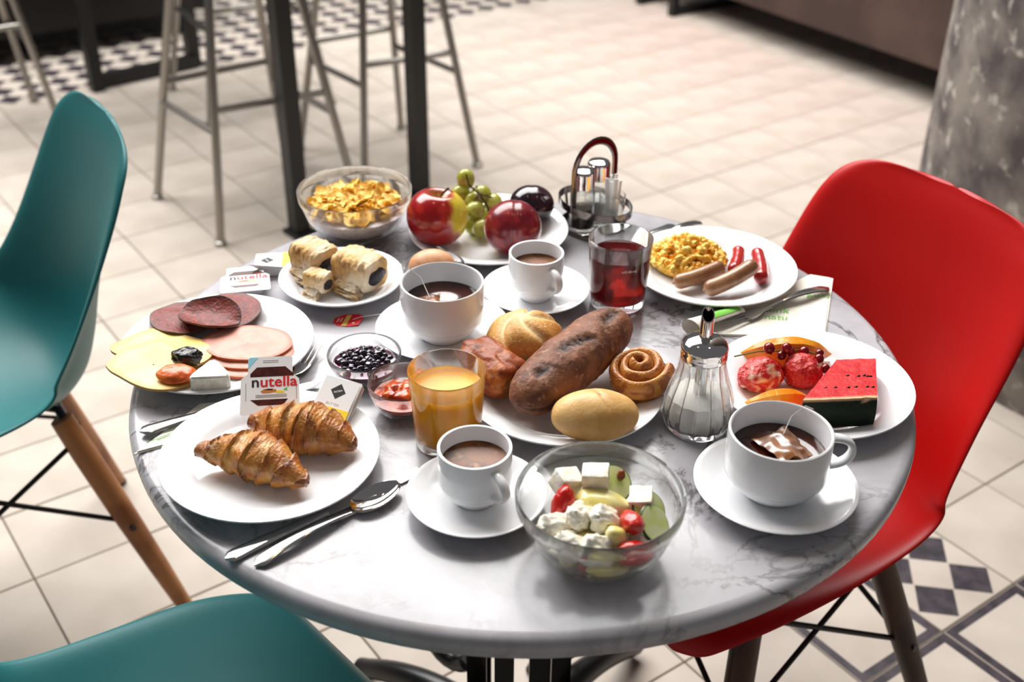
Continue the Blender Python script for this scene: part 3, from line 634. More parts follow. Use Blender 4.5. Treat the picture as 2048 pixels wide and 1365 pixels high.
me = b.mesh('soft_cheese_wedge', cam_m, 30); bm = bmesh.new(); bm.from_mesh(me); bmesh.ops.bevel(bm, geom=bm.edges[:], offset=.0022, segments=3, affect='EDGES'); bm.to_mesh(me); bm.free(); me.polygons.foreach_set('use_smooth', [True]*len(me.polygons))
food('soft_cheese_wedge', me, (-.337, -.085, TZ+.0165), (.10, 0, .08), 'white rinded soft cheese wedge at the plate rim', 'cheese')

# ------------------------------------------------------------------ croissants
cro_m = mat('croissant_crust', (204, 132, 48), .34, c2=(166, 88, 28), ns=40, nd=6, lo=.45, hi=.66, dist=.8, tint=(104, 42, 12), tint2=(240, 206, 132), coat=.3, bump=.9, bs=230, bd=6)
def croissant(L, r, bow, seed):
    """rolled dough: overlapping bands that step down from a thick middle to dark pointed tips"""
    b = MB(); n, k = 150, 44; t1 = []; t2 = []
    def f(u, v):
        s = u*2-1; a = v*2*PI; A_ = abs(s); ca, sa = math.cos(a), math.sin(a)
        R0 = r*max(.04, (1-.80*A_**1.6))*(1 if A_ < .97 else max(.2, (1-A_)/.03))
        ph = A_*3.3+(.35 if s > 0 else 0)+.38*math.sin(a*1.0+seed+(1.2 if s > 0 else 0))*(.4+A_)+.30*nz((s*2.2, ca, sa), 1.1, seed); fr = ph-math.floor(ph)
        st = 1.13-.24*min(1, fr/.92)**.7
        fine = .018*math.sin((ph*9+nz((s*6, ca*2, sa*2), 1.5, seed)*2)*PI)
        R1 = R0*(st+fine)*(1+.10*nz((s*3.4, ca*1.2, sa*1.2), 1.4, seed))
        t1.append(.75*max(0, 1-fr*3.2)*(.5+.6*nz((s*3, ca, sa), 2, seed))+max(0, A_-.80)*3.6+.9*max(0, nz((s*3, ca*1.3, sa*1.3), 1.3, seed+4)))
        t2.append(1.1*max(0, fr-.35)*(1-.8*A_)*(.6+nz((s*5, ca*2, sa*2), 1.6, seed+2)))
        z = max(R1*sa*.86, -.62*r*(1-A_*.35)); return Vector((s*L/2, R1*ca+bow*(s*s-.35)+.003*math.sin(s*3+seed), z))
    b.grid(f, n, k); i1, i2 = iter(t1), iter(t2)
    return b.mesh('croissant', cro_m, 80, tint=lambda v: next(i1), tint2=lambda v: next(i2))
food('croissant', croissant(.128, .027, -.010, 2), (-.262, -.2290, TZ+.0255), (0, .03, math.radians(-21)), 'golden croissant lying in front on the plate with pointed tips', 'croissant')
food('croissant', croissant(.122, .029, -.014, 5), (-.222, -.1790, TZ+.0275), (.1, .02, math.radians(-18)), 'darker browned croissant leaning against the hazelnut spread packet', 'croissant')

# ------------------------------------------------------------------ portion packs
brown_m = mat('cocoa_spread', (84, 36, 26), .2, coat=.5, c2=(60, 24, 18), ns=80)
blue_m = mat('light_blue_print', (150, 218, 238), .5); green_m = mat('green_print', (96, 190, 70), .5); bread_m = mat('bread_print', (196, 122, 60), .5); yell_m = mat('yellow_print', (244, 214, 40), .45); grayink = mat('grey_ink', (150, 150, 150), .6)
packm = mat('white_plastic_film', (244, 244, 244), .25, coat=.3)
def spread(loc, rot, label):
    w = .062
    e = empty('spread_portion', loc, rot=rot, label=label, cat='spread packet', group=None)
    out = [(-.47, 0), (.47, 0), (.5, .03), (.49, .60), (.38, .70), (.38, .97), (.34, 1.0), (-.33, 1.0), (-.37, .97), (-.37, .72), (-.49, .62), (-.5, .03)]
    P = [(x*w, (y-.5)*w*1.05) for x, y in out]
    b = MB(); b.prism(P, 0, .0009); ob('lid_film', b.mesh('lid_film', packm, 0), e)
    q = [(x*.74, y*.70-.003) for x, y in P[:4]+[(.34*w, .26*w), (-.34*w, .26*w)]+P[10:]]
    b = MB(); n = len(q); b.add([(x, y, 0) for x, y in q]+[(x*.85, y*.85, -.011) for x, y in q], [tuple(range(n, 2*n))]+[(i, (i+1) % n, n+(i+1) % n, n+i) for i in range(n)]); ob('tub', b.mesh('tub', packm, 40), e)
    def pl(name, pts, m, z=.00105): bb = MB(); bb.prism([(x*w, (y-.5)*w*1.05) for x, y in pts], .0008, z); return ob(name, bb.mesh(name, m, 0), e)
    pl('spread_window', [(-.33, .655), (.40, .655), (.40, .69), (.26, .82), (-.22, .82), (-.33, .71)], brown_m)
    pl('spread_window', [(-.33, .26), (.30, .26), (.22, .16), (-.20, .16)], brown_m)
    pl('blue_corner', [(-.37, .80), (-.20, .99), (-.33, .995), (-.365, .965)], blue_m)
    pl('bread_picture', [(-.16, .40), (-.10, .44), (.10, .43), (.12, .39), (.0, .37), (-.12, .37)], bread_m); pl('chocolate_picture', [(-.10, .425), (-.03, .445), (.06, .435), (.03, .415)], brown_m, .00112)
    pl('nut_picture', [(.08, .39), (.17, .41), (.25, .39), (.22, .36), (.10, .365)], yell_m); pl('leaf_picture', [(.22, .42), (.29, .46), (.29, .40)], green_m)
    for y in (.335, .315, .295): pl('small_print', [(-.24, y), (.28, y), (.28, y+.008), (-.24, y+.008)], grayink)
    for x in (-.41, .44): pl('small_print', [(x, .25), (x+.01, .25), (x+.01, .55), (x, .55)], grayink)
    for y in (.90, .93): pl('small_print', [(-.12, y), (.14, y), (.14, y+.007), (-.12, y+.007)], grayink)
    m1 = text('n', .0166, ink, align='LEFT', sx=1.08); m2 = text('utella', .0166, redink, align='LEFT', sx=1.08)
    def bold(me):
        bm = bmesh.new(); bm.from_mesh(me); vs0 = bm.verts[:]; 
        g = bmesh.ops.duplicate(bm, geom=bm.verts[:]+bm.edges[:]+bm.faces[:]); 
        for v in [x for x in g['geom'] if isinstance(x, bmesh.types.BMVert)]: v.co.x += .0007; v.co.z += .00002
        g = bmesh.ops.duplicate(bm, geom=[x for x in g['geom']]);
        for v in [x for x in g['geom'] if isinstance(x, bmesh.types.BMVert)]: v.co.x -= .00035; v.co.y += .0004; v.co.z += .00002
        bm.to_mesh(me); bm.free(); return me
    wn = max(v.co.x for v in m1.vertices)
    ob('lettering', bold(m1), e, (-.0200, .0036, .00118)); ob('lettering', bold(m2), e, (-.0200+wn+.0012, .0036, .00118))
    return e
spread((-.2670, -.1170, TZ+.0385), (math.radians(36), 0, math.radians(6)), 'hazelnut spread packet propped behind the croissants on the plate')
spread((-.3520, .1640, TZ+.0115), (0, 0, math.radians(12)), 'hazelnut spread packet lying flat on the marble beside the salami plate')
def butter(loc, rot, label, tab=False):
    e = empty('butter_portion', loc, rot=rot, label=label, cat='butter')
    b = MB(); b.box((0, 0, .0065), (.042, .052, .013)); me = b.mesh('wrapper', packm, 30); bm = bmesh.new(); bm.from_mesh(me); bmesh.ops.bevel(bm, geom=bm.edges[:], offset=.0012, segments=2, affect='EDGES'); bm.to_mesh(me); bm.free()
    ob('wrapper', me, e)
    b = MB(); b.prism([(-.0205, -.021), (.0205, -.021), (.0205, -.009), (-.0205, -.009)], .0128, .0132); ob('yellow_band', b.mesh('yellow_band', yell_m, 0), e)
    b = MB(); b.prism([(0, .001), (.0085, .0100), (0, .019), (-.0085, .0100)], .0128, .0132); dm = ob('diamond_mark', b.mesh('diamond_mark', ink, 0), e)
    ob('lettering', text('RIOBA', .0032, paper), dm, (0, .010, .01325), rz=.5)
    ob('lettering', text('BUTTER', .0042, grayink), e, (0, -.0055, .01305))
    for x, y, dx, dy in ((.0212, 0, .0002, .05), (0, -.0262, .04, .0002)):
        b = MB(); b.box((x, y, .0065), (max(dx, .0006), max(dy, .0006), .0006)); ob('fold_line', b.mesh('fold_line', grayink, 0), e)
    if tab:
        b = MB(); b.add([(-.021, .02, .012), (-.021, -.022, .012), (-.024, .032, .021), (-.0215, .02, .0118), (-.0215, -.022, .0118), (-.0245, .032, .0208)], [(0, 1, 2), (3, 5, 4), (0, 2, 5, 3), (1, 4, 5, 2), (0, 3, 4, 1)]); ob('foil_flap', b.mesh('foil_flap', packm, 0), e)
    return e
butter((-.1955, -.1285, TZ+.0225), (math.radians(30), math.radians(4), math.radians(-20)), 'butter portion with black diamond behind the croissants on the plate')
butter((-.3230, .2150, TZ), (0, 0, math.radians(97)), 'butter portion with lifted foil flap beside the strudel plate', True)

# ------------------------------------------------------------------ breads
def bread(name, me, p, rot, label, cat): return food(name, me, p, rot, label, cat)
kai_m = mat('seeded_roll_crust', (222, 168, 92), .5, c2=(198, 136, 62), ns=40, nd=5, c3=(244, 218, 160), ns3=330, lo3=.62, hi3=.68, tint=(238, 212, 160), bump=.35, bs=240)
def kaiser():
    b = MB(); n, k = 72, 30; tl = []
    def f(u, v):
        a = u*2*PI; ph = v*PI; rr = math.sin(ph); zz = math.cos(ph)
        g = 0
        if zz > -.1:
            for j in range(5):
                d = (a-(j*2*PI/5+1.1*rr)+PI) % (2*PI)-PI; g += math.exp(-(d*max(rr, .15)/.11)**2)
        g = min(g, 1)*min(1, max(0, (zz+.1)/.4)); tl.append(g*.8)
        q = 1-.11*g+.05*nz((rr*math.cos(a), rr*math.sin(a), zz), 1.5, 2); lob = 1+.03*math.cos(5*a-5.5)
        return Vector((.043*rr*math.cos(a)*q*lob, .043*rr*math.sin(a)*q*lob, .030*zz*q if zz > 0 else .020*zz))
    b.grid(f, n, k, True); it = iter(tl); return b.mesh('kaiser_roll', kai_m, 70, tint=lambda v: next(it))
bread('kaiser_roll', kaiser(), (.001, -.011, TZ+.0370), (-.14, -.03, .55), 'round golden kaiser roll with star cuts and seeds', 'bread roll')
dark_m = mat('dark_rye_crust', (134, 84, 56), .6, c2=(100, 58, 38), ns=50, nd=6, c3=(160, 112, 82), ns3=140, lo3=.58, hi3=.7, tint=(30, 16, 12), bump=.8, bs=160, bd=6)
def darkroll():
    b = MB(); n, k = 90, 40; tl = []
    L = .195; r = .0315
    def f(u, v):
        s = u*2-1; a = v*2*PI; A_ = abs(s); R0 = r*max(.0004, (1-A_**5.0))**.5*(1-.12*A_)
        x = s*L/2; d = Vector((s*3, math.cos(a), math.sin(a)))
        w = a-PI/2-.22-.15*math.sin(s*5); g = 0
        for c, ln in ((-.05, .27), (.62, .22), (-.62, .12)):
            g = max(g, math.exp(-((w-.5*(s-c))/.19)**2)*max(0, 1-((s-c)/ln)**2)**.5*(1.1+1.8*nz((s*16, a*5, 0), 1.5, 3)))
        sl = math.exp(-((a-3.45)/.13)**2)*(1 if s < -.62 else max(0, 1-(s+.62)/.25)); g2 = max(g, sl)
        tl.append(g2); R1 = R0*(1+.05*fbm(d, 1.6, 2)-.16*min(g2, 1))
        return Vector((x, R1*math.cos(a)*1.08, R1*math.sin(a)*.95))
    b.grid(f, n, k); it = iter(tl); return b.mesh('dark_rye_baguette', dark_m, 70, tint=lambda v: next(it))
bread('dark_rye_baguette', darkroll(), (.054, -.072, TZ+.0470), (0, math.radians(-5), math.radians(52)), 'long dark brown rye baguette with cracked crust across the bread plate', 'bread')
bun_m = mat('pale_bun_crust', (228, 184, 118), .42, c2=(212, 158, 88), ns=25, nd=4, tint=(176, 120, 66), bump=.25, bs=260)
b = MB(); tl = []
def bunf(d):
    g = math.exp(-(d.x*1.0-.10+.30*d.y)**2/.0010)*max(0, 1-(d.y/.75)**2)*(1 if d.z > .15 else 0); tl.append(.8*g); return 1+.03*nz(d, 1.4, 8)-.085*g
b.ico((0, 0, 0), (.0455, .029, .0265), 5, bunf)
b.v = [(x, y, z if z > -.017 else -.017-.1*(-.017-z)) for x, y, z in b.v]; it = iter(tl)
bread('white_bun', b.mesh('white_bun', bun_m, 60, tint=lambda v: next(it)), (.074, -.160, TZ+.0350), (.04, 0, .02), 'pale oval bun with one slit on the bread plate', 'bread roll')
sw_m = mat('swirl_pastry', (208, 140, 60), .36, c2=(160, 84, 28), ns=60, nd=6, lo=.45, hi=.62, dist=1, tint=(100, 42, 14), coat=.3, bump=.9, bs=240)
S_ = empty('cinnamon_swirl', (.1290, -.0775, TZ+.0155), label='round glazed cinnamon swirl pastry on the bread plate', cat='pastry', rot=(math.radians(10), math.radians(-8), 0))
b = MB(); pts = []; rad = []; tl = []
for i in range(130):
    t = i/129; th = t*2*PI*2.6+2.4; r = .003+.0295*t; pts.append((r*math.cos(th), r*math.sin(th)*.96, .021+.010*(1-t)**1.3)); rad.append(.0062+.0012*math.sin(t*40)*.3)
b.tube(pts, rad, 14, flat=2.2); it = iter([max(0, .75*math.cos(2*PI*k/14-PI)-.25+.5*nz((i*.08, k*.2, 0), 1, 1)) for i in range(130) for k in range(14)])
b.v = [(x, y, max(z, 0)) for x, y, z in b.v]
ob('dough_coil', b.mesh('dough_coil', sw_m, 60, tint=lambda v: next(it)), S_)
fil_m = mat('raisin_filling', (96, 46, 20), .2, coat=.5, c2=(150, 90, 40), ns=120, bump=.6, bs=300)
b = MB(); b.lathe([(0, .002), (.030, .002), (.031, .020), (.022, .026), (.010, .0315), (0, .033)], 36); ob('filling', b.mesh('filling', fil_m, 60), S_)
dan_m = mat('danish_pastry', (146, 68, 26), .4, c2=(194, 118, 52), ns=38, nd=5, lo=.5, hi=.68, c3=(84, 28, 12), ns3=60, lo3=.54, hi3=.68, bump=.5, bs=180, spec=.35)
b = MB(); b.ico((0, 0, 0), (.037, .027, .021), 5, lambda d: (1/max(abs(d.x)**5+abs(d.y)**5+abs(d.z)**4, .2)**.22)**.9*(1+.12*fbm(d, 1.2, 6)+.035*math.sin(9*d.y+4*d.z+3*nz(d, 2))))
bread('danish_pastry', b.mesh('danish_pastry', dan_m, 60), (-.036, -.075, TZ+.0375), (.1, .1, -.75), 'glossy dark brown folded pastry next to the orange juice', 'pastry')

# ------------------------------------------------------------------ strudel
str_m = mat('strudel_pastry', (212, 168, 102), .65, c2=(172, 112, 48), ns=60, nd=6, lo=.48, hi=.68, c3=(244, 232, 208), ns3=26, lo3=.40, hi3=.72, bump=1, bs=170, bd=7)
pop_m = mat('poppy_filling', (22, 18, 26), .4, c2=(50, 44, 56), ns=500, bump=1, bs=700)
def strudel(loc, rz, dims, seed, label):
    e = empty('strudel_piece', loc, rz, label=label, cat='strudel'); L, Wd, H = dims
    b = MB(); n, k = 40, 40
    def f(u, v):
        a = v*2*PI; s = u*2-1; p = 4.5; cx, cz = math.cos(a), math.sin(a); q = (abs(cx)**p+abs(cz)**p)**(-1/p)
        kk = q*(1+.09*fbm((s*2.5, cx*1.5, cz*1.5), 1.8, seed)+.05*nz((s*9, cx*6, cz*6), 1.5, seed)+.045*(abs(((cz*3.5+.5*nz((s*3, cx, cz), 1.5, seed)) % 1)-.5)-.25)*(abs(cx) > .55))*(1-.10*max(0, abs(s)-.75)*4); return Vector((s*L/2*(1+.03*nz((cx, cz, s), 3, seed)), Wd/2*cx*kk, H/2+H/2*cz*kk))
    b.grid(f, n, k); n1 = len(b.v)
    for s in (0, n-1):
        c = sum((Vector(b.v[s*k+j]) for j in range(k)), Vector())/k; b.v.append(tuple(c)); o = len(b.v)-1
        b.f += [(s*k+j, s*k+j+1, o) for j in range(k-1)]; b.mi += [0]*(k-1)
    b.v = [(x, y, max(z, 0)) for x, y, z in b.v]
    body = ob('pastry_roll', b.mesh('pastry_roll', str_m, 60), e)
    for sg in (-1, 1):
        b = MB(); b.ico((sg*(L/2-.003), 0, H*.42), (.0075, Wd*.38, H*.27), 3, lambda d: 1+.15*nz(d, 2.5, seed)); ob('poppy_filling', b.mesh('poppy_filling', pop_m, 60), e)
    for j in range(7):
        b = MB(); z0 = H*(.02+.05*j); yy = -Wd/2+.001-.002*j % .003; ln = L*(.9-.06*j)
        b.grid(lambda u, v: Vector(((u-.5)*ln, yy-.012*v*(1-.1*j)+.002*nz((u*3, v, j), 2, seed), z0-.004*v+.002*nz((u*4, v*2, j), 2, seed))), 14, 5)
        o = len(b.v); b.v += [(x, y, z+.0006) for x, y, z in b.v]; b.f += [tuple(i+o for i in f_[::-1]) for f_ in b.f]; b.mi += [0]*(len(b.f)-len(b.mi))
        ob('pastry_flake', b.mesh('pastry_flake', str_m, 60), e)
    return e
strudel((-.266, .186, TZ+.0125), math.radians(-40), (.050, .044, .040), 1, 'flaky strudel piece at the back of the small plate next to the butter')
strudel((-.255, .141, TZ+.0110), math.radians(-28), (.030, .026, .026), 3, 'small crumbled strudel end between two larger pieces')
strudel((-.205, .159, TZ+.0110), math.radians(-34), (.056, .048, .042), 2, 'sugar dusted strudel piece showing its poppy seed filling')

# ------------------------------------------------------------------ scrambled eggs and sausages
scr_m = mat('scrambled_egg', (250, 208, 96), .45, c2=(244, 174, 48), ns=70, nd=4, lo=.42, hi=.62, coat=.2, bump=.4, bs=220)
rnd = random.Random(12); b = MB()
for k in range(420):
    r = math.sqrt(rnd.random()); a = rnd.random()*2*PI; x, y = .050*r*math.cos(a), .046*r*math.sin(a); h = .030*(1-r**2)*rnd.uniform(.2, 1)
    s = rnd.uniform(.0028, .0058); q = rnd.random()*9
    b.ico((x, y, .006+h+.004*r), (s*rnd.uniform(.9, 1.5), s, s*.8), 2, lambda d, q=q: 1+.6*nz(d, 1.9, q), Matrix.Rotation(rnd.random()*6, 3, 'Z') @ Matrix.Rotation(rnd.random()*2, 3, 'X'))
b.lathe([(0, .002), (.046, .002), (.042, .010), (.025, .020), (0, .026)], 24)
ob('scrambled_eggs', b.mesh('scrambled_eggs', scr_m, 70), None, (.217, .224, TZ+.0085), label='heap of lumpy yellow scrambled eggs on the white plate', cat='scrambled eggs', kind='stuff')
wurst_m = mat('pale_sausage', (164, 118, 82), .34, c2=(140, 94, 60), ns=50, c3=(84, 58, 34), ns3=330, lo3=.66, hi3=.72, coat=.45, bump=.2, bs=300)
rwurst_m = mat('red_sausage', (176, 22, 12), .24, c2=(160, 22, 14), ns=50, coat=.6)
def sausage(name, p, q, r, m, bend, label):
    p, q = Vector(p), Vector(q); d = q-p; L = d.length; b = MB(); rings = []
    n = 30
    pts = []; R_ = []
    for i in range(n):
        t = i/(n-1); s = 2*t-1; e = L/2*s; edge = max(0, abs(e)-(L/2-r))/r; rr = r*math.sqrt(max(.012, 1-edge**2))*(1+.02*nz((t*6, 0, 0), 1)); pts.append((e, bend*(1-s*s), 0)); R_.append(rr)
    b.tube(pts, R_, 20); b.ico((L/2, 0, 0), (.0016, .0016, .0016), 2); b.ico((-L/2, 0, 0), (.0016, .0016, .0016), 2)
    e = food(name, b.mesh(name, m, 60), (p+q)/2, (0, -math.asin(d.z/L), math.atan2(d.y, d.x)), label, 'sausage'); return e
sausage('sausage', (.190, .151, TZ+.0200), (.257, .190, TZ+.0250), .0098, wurst_m, -.004, 'pale speckled sausage touching the scrambled eggs')
sausage('sausage', (.226, .134, TZ+.0190), (.296, .178, TZ+.0345), .0108, wurst_m, -.005, 'pale speckled sausage resting over the red sausages')
sausage('sausage', (.287, .249, TZ+.0185), (.271, .187, TZ+.0165), .0092, rwurst_m, .002, 'red frankfurter sausage closest to the scrambled eggs')
sausage('sausage', (.310, .244, TZ+.0185), (.303, .165, TZ+.0170), .0094, rwurst_m, .002, 'red frankfurter sausage with split end near the plate rim')

# ------------------------------------------------------------------ whole fruit
apple_m = mat('apple_skin', (150, 12, 18), .2, coat=.4, c2=(200, 50, 34), ns=35, nd=5, lo=.5, hi=.7, tint=(222, 200, 62), tint2=(150, 130, 50))
def apple():
    n, k = 56, 36; b = MB(); prof = []
    def f(u, v):
        a = u*2*PI; ph = v*PI; r = .0415*math.sin(ph)*(1+.05*math.cos(ph)); z = .040*math.cos(ph); dd = math.sin(ph)
        z -= .016*math.exp(-(dd/.28)**2)*(1 if z > 0 else -.7); r *= 1+.02*math.cos(5*a)*(v > .5)*(v-.5)
        return Vector((r*math.cos(a), r*math.sin(a), z))
    b.grid(f, n, k, True)
    return b.mesh('skin', apple_m, 70, tint=lambda v: (v.x*.80-v.y*.10+.25*v.z-.0205+.006*nz(v, 70))*160, tint2=lambda v: (math.exp(-((v.x**2+v.y**2)/.012**2)) if v.z > .01 else 0)*.8)
stem_m = mat('fruit_stem', (70, 48, 26), .7)
ap = empty('apple', (-.114, .279, TZ+.006+.0405), label='red apple with a yellow flank on the back plate', cat='apple'); ap.rotation_euler = (math.radians(-4), math.radians(7), 0)
ob('skin', apple(), ap); b = MB(); b.tube([(0, 0, .022), (.003, 0, .034), (.011, -.001, .043)], [.0012, .0012, .0018], 8); ob('stem', b.mesh('stem', stem_m, 60), ap)
nect_m = mat('nectarine_skin', (112, 16, 28), .25, coat=.3, c2=(146, 34, 36), ns=60, nd=6, lo=.45, hi=.65, c3=(190, 96, 90), ns3=420, lo3=.70, hi3=.76)
b = MB(); b.ico((0, 0, 0), (.0385, .037, .037), 5, lambda d: 1-.045*math.exp(-((d.x-.10)/.10)**2)*max(0, min(1, .6-d.y+d.z*.5)))
food('nectarine', b.mesh('nectarine', nect_m, 60), (-.013, .2580, TZ+.0425), None, 'round dark red nectarine with a crease beside the espresso cup', 'nectarine')
plum_m = mat('black_plum_skin', (26, 8, 18), .16, coat=.5, c2=(50, 14, 30), ns=40)
b = MB(); b.ico((0, 0, 0), (.0315, .030, .0265), 5, lambda d: 1-.03*math.exp(-(d.x/.12)**2)*max(0, d.z)); food('plum', b.mesh('plum', plum_m, 60), (.013, .3440, TZ+.0365), None, 'nearly black shiny plum behind the nectarine', 'plum')
grape_m = mat('green_grape', (178, 182, 62), .16, coat=.3, trans=.3, ior=1.36, c2=(206, 206, 110), ns=50, sss=.3, sssr=.01)
G = empty('grape_bunch', (-.061, .322, TZ+.007), label='small bunch of green grapes between apple and nectarine', cat='grapes')
b = MB(); b.ico((0, 0, 0), (.0128, .0128, .0148), 4); GM = b.mesh('grape', grape_m, 60)
GP = [(-.017, .022, .066), (-.025, .014, .047), (.004, .012, .048), (-.003, -.011, .035), (.006, -.026, .016), (.021, .010, .036), (-.015, .024, .020), (.014, .014, .014), (-.006, .004, .062-.02), (-.006, -.012, .013), (.028, .022, .016)]
for i, p in enumerate(GP): ob('grape', GM, G, p, rot=(i*.7, i*.4, i))
b = MB(); b.tube([(-.016, .012, .078), (-.012, .004, .066), (.002, -.004, .056), (.012, -.008, .044), (.016, -.010, .030)], .0011, 8)
for q in ((-.002, .014, .060), (.020, .002, .048), (-.006, -.012, .046), (.004, -.016, .050)): b.tube([(.002, -.004, .056), q], .0008, 6)
ob('stalk', b.mesh('stalk', stem_m, 60), G)

# ------------------------------------------------------------------ cut fruit plate
mel_m = mat('melon_flesh', (248, 166, 44), .3, coat=.3, c2=(240, 142, 22), ns=50, bump=.3, bs=160, sss=.15, sssr=.006)
def wedge(L, H, D, seed, m, name, tilt=.4):
    """boat shaped melon wedge without rind"""
    b = MB(); n = 28
    vs = []
    for i in range(n):
        s = 2*i/(n-1)-1; w = max(.04, (1-abs(s)**2.2)); c = D*.35*(1-s*s)
        vs += [(s*L/2, -D/2*w-c, 0), (s*L/2, D/2*w-c, 0), (s*L/2, D*.10*w-c, H*w), (s*L/2, -D*.2*w-c, H*.9*w)]
    fs = []
    for i in range(n-1):
        for k in range(4): fs.append((i*4+k, i*4+(k+1) % 4, (i+1)*4+(k+1) % 4, (i+1)*4+k))
    fs += [(3, 2, 1, 0), tuple((n-1)*4+k for k in range(4))]
    b.add([Vector(v)+Vector((0, 0, .0012*nz(v, 60, seed))) for v in vs], fs); return b.mesh(name, m, 35)
food('melon_wedge', wedge(.108, .030, .034, 1, mel_m, 'melon_wedge'), (.301, -.004, TZ+.0135), (.05, .0, .02), 'orange melon wedge at the back of the fruit behind the currants', 'melon')
food('melon_wedge', wedge(.080, .022, .024, 2, mel_m, 'melon_wedge'), (.272, -.097, TZ+.0105), (.05, -.02, .20), 'orange melon wedge between grapefruit and the tea cup', 'melon')
gf_m = mat('grapefruit_flesh', (226, 96, 78), .25, coat=.2, c2=(196, 26, 26), ns=330, nd=2, tex='VORONOI', lo=.0, hi=.5, tint=(244, 206, 178), bump=.9, bs=380)
for (p, r, rz, sd, lb) in (((.263, -.060, TZ+.0220), (.028, .021, .019), .5, 1, 'grapefruit segment with pale membrane'), ((.310, -.054, TZ+.0220), (.0215, .020, .020), -.4, 4, 'juicy red grapefruit segment beside the watermelon')):
    b = MB(); b.ico((0, 0, 0), r, 5, lambda d, sd=sd: 1+.13*fbm(d, 1.6, sd)+.022*nz(d, 16, sd)); b.v = [(x, y, max(z, -.0150)) for x, y, z in b.v]; food('grapefruit_segment', b.mesh('grapefruit_segment', gf_m, 60, tint=(lambda v, sd=sd: (max(0, nz(v, 150, 3)*2.4) if v.y < -.002 and v.x < .012 else 0) if sd == 1 else 0)), p, (0, 0, rz), lb, 'grapefruit')
wm_m = mat('watermelon_flesh', (186, 20, 28), .5, c2=(206, 52, 52), ns=70, nd=5, lo=.4, hi=.66, tint=(20, 34, 18), tint2=(226, 210, 160), bump=.6, bs=220, spec=.3)
def watermelon():
    """slab with dark rind across the front, top rises towards the rind"""
    b = MB(); nx, ny = 14, 16; D = .100; W0, W1 = .077, .044
    def top(u, v):
        w = W0+(W1-W0)*v; x = (u-.5)*w+.046*v; y = v*D-.044; z = .036-.014*v+.0012*nz((x, y, 0), 90)
        if v > .30: z -= .0015
        if v > .62: z -= .0015
        return Vector((x, y, z))
    b.grid(top, nx, ny); b.grid(lambda u, v: Vector((top(u, v).x, top(u, v).y*.96, 0)), nx, ny)
    for ed in (lambda t: (t, 0), lambda t: (t, 1)): b.grid(lambda t, h, ed=ed: (lambda p: Vector((p.x, p.y-(.003*math.sin(h*PI) if ed(0)[1] == 0 else 0), p.z*h)))(top(*ed(t))), nx, 12)
    for ed in (lambda t: (0, t), lambda t: (1, t)): b.grid(lambda t, h, ed=ed: (lambda p: Vector((p.x, p.y, p.z*h)))(top(*ed(t))), 28, 8)
    return b.mesh('flesh', wm_m, 35, tint=lambda v: 1 if v.y < -.0438 and v.z < .0333 else 0, tint2=lambda v: .8 if (v.y < -.0436 and v.z >= .0333) or (-.0436 <= v.y < -.0400 and v.z < .0345) else 0)
WMo = empty('watermelon_slice', (.3270, -.1000, TZ+.0118), rot=(0, math.radians(-2), .03), label='thick red watermelon slice with dark green rind', cat='watermelon')
ob('flesh', watermelon(), WMo)
seed_m = mat('watermelon_seed', (26, 16, 12), .3); b = MB(); b.ico((0, 0, 0), (.0022, .0013, .0010), 2); SM = b.mesh('seed', seed_m, 60)
rnd = random.Random(5)
for (x, y) in ((-.020, -.018), (.004, -.019), (.012, -.0185), (.024, -.019), (.010, .010), (.020, .009), (.023, .0085), (-.002, .012), (-.010, -.018), (.030, -.020), (.016, .011)):
    v = (y+.044)/.100; ob('seed', SM, WMo, (x+.046*v, y, .0362-.014*v-.0015*(v > .3)-.0015*(v > .62)), rz=rnd.uniform(-.4, .4))
cur_m = mat('red_currant', (150, 8, 18), .1, coat=.6, trans=.25, ior=1.36, c2=(110, 4, 14), ns=90)
CU = empty('currant_sprig', (.290, -.050, TZ+.030), label='sprig of red currants lying across grapefruit and melon', cat='currants')
b = MB(); b.ico((0, 0, 0), .0062, 3); b.ico((.002, -.002, -.0058), .0012, 1); CM = b.mesh('currant', cur_m, 60)
CP = [(-.018, .006, .016), (.002, .008, .015), (.008, .016, .006), (.025, .019, .004), (.041, .012, -.001), (.0455, -.002, -.005), (-.003, .007, .006), (.043, .020, .001)]
for i, p in enumerate(CP): o = ob('currant', CM, CU, p, rot=(i, i*.5, 0)); o.scale = (1.05-.03*i,)*3
b = MB(); b.tube([(-.056, .004, .006), (-.03, .007, .011), (0, .012, .0095), (.022, .022, .004), (.044, .016, .001)], .0008, 6)
for p in CP: b.tube([(p[0]-.004, p[1]+.001, max(p[2]-.003, .001)), p], .0005, 5)
ob('stalk', b.mesh('stalk', mat('currant_stalk', (92, 104, 40), .6), 60), CU)

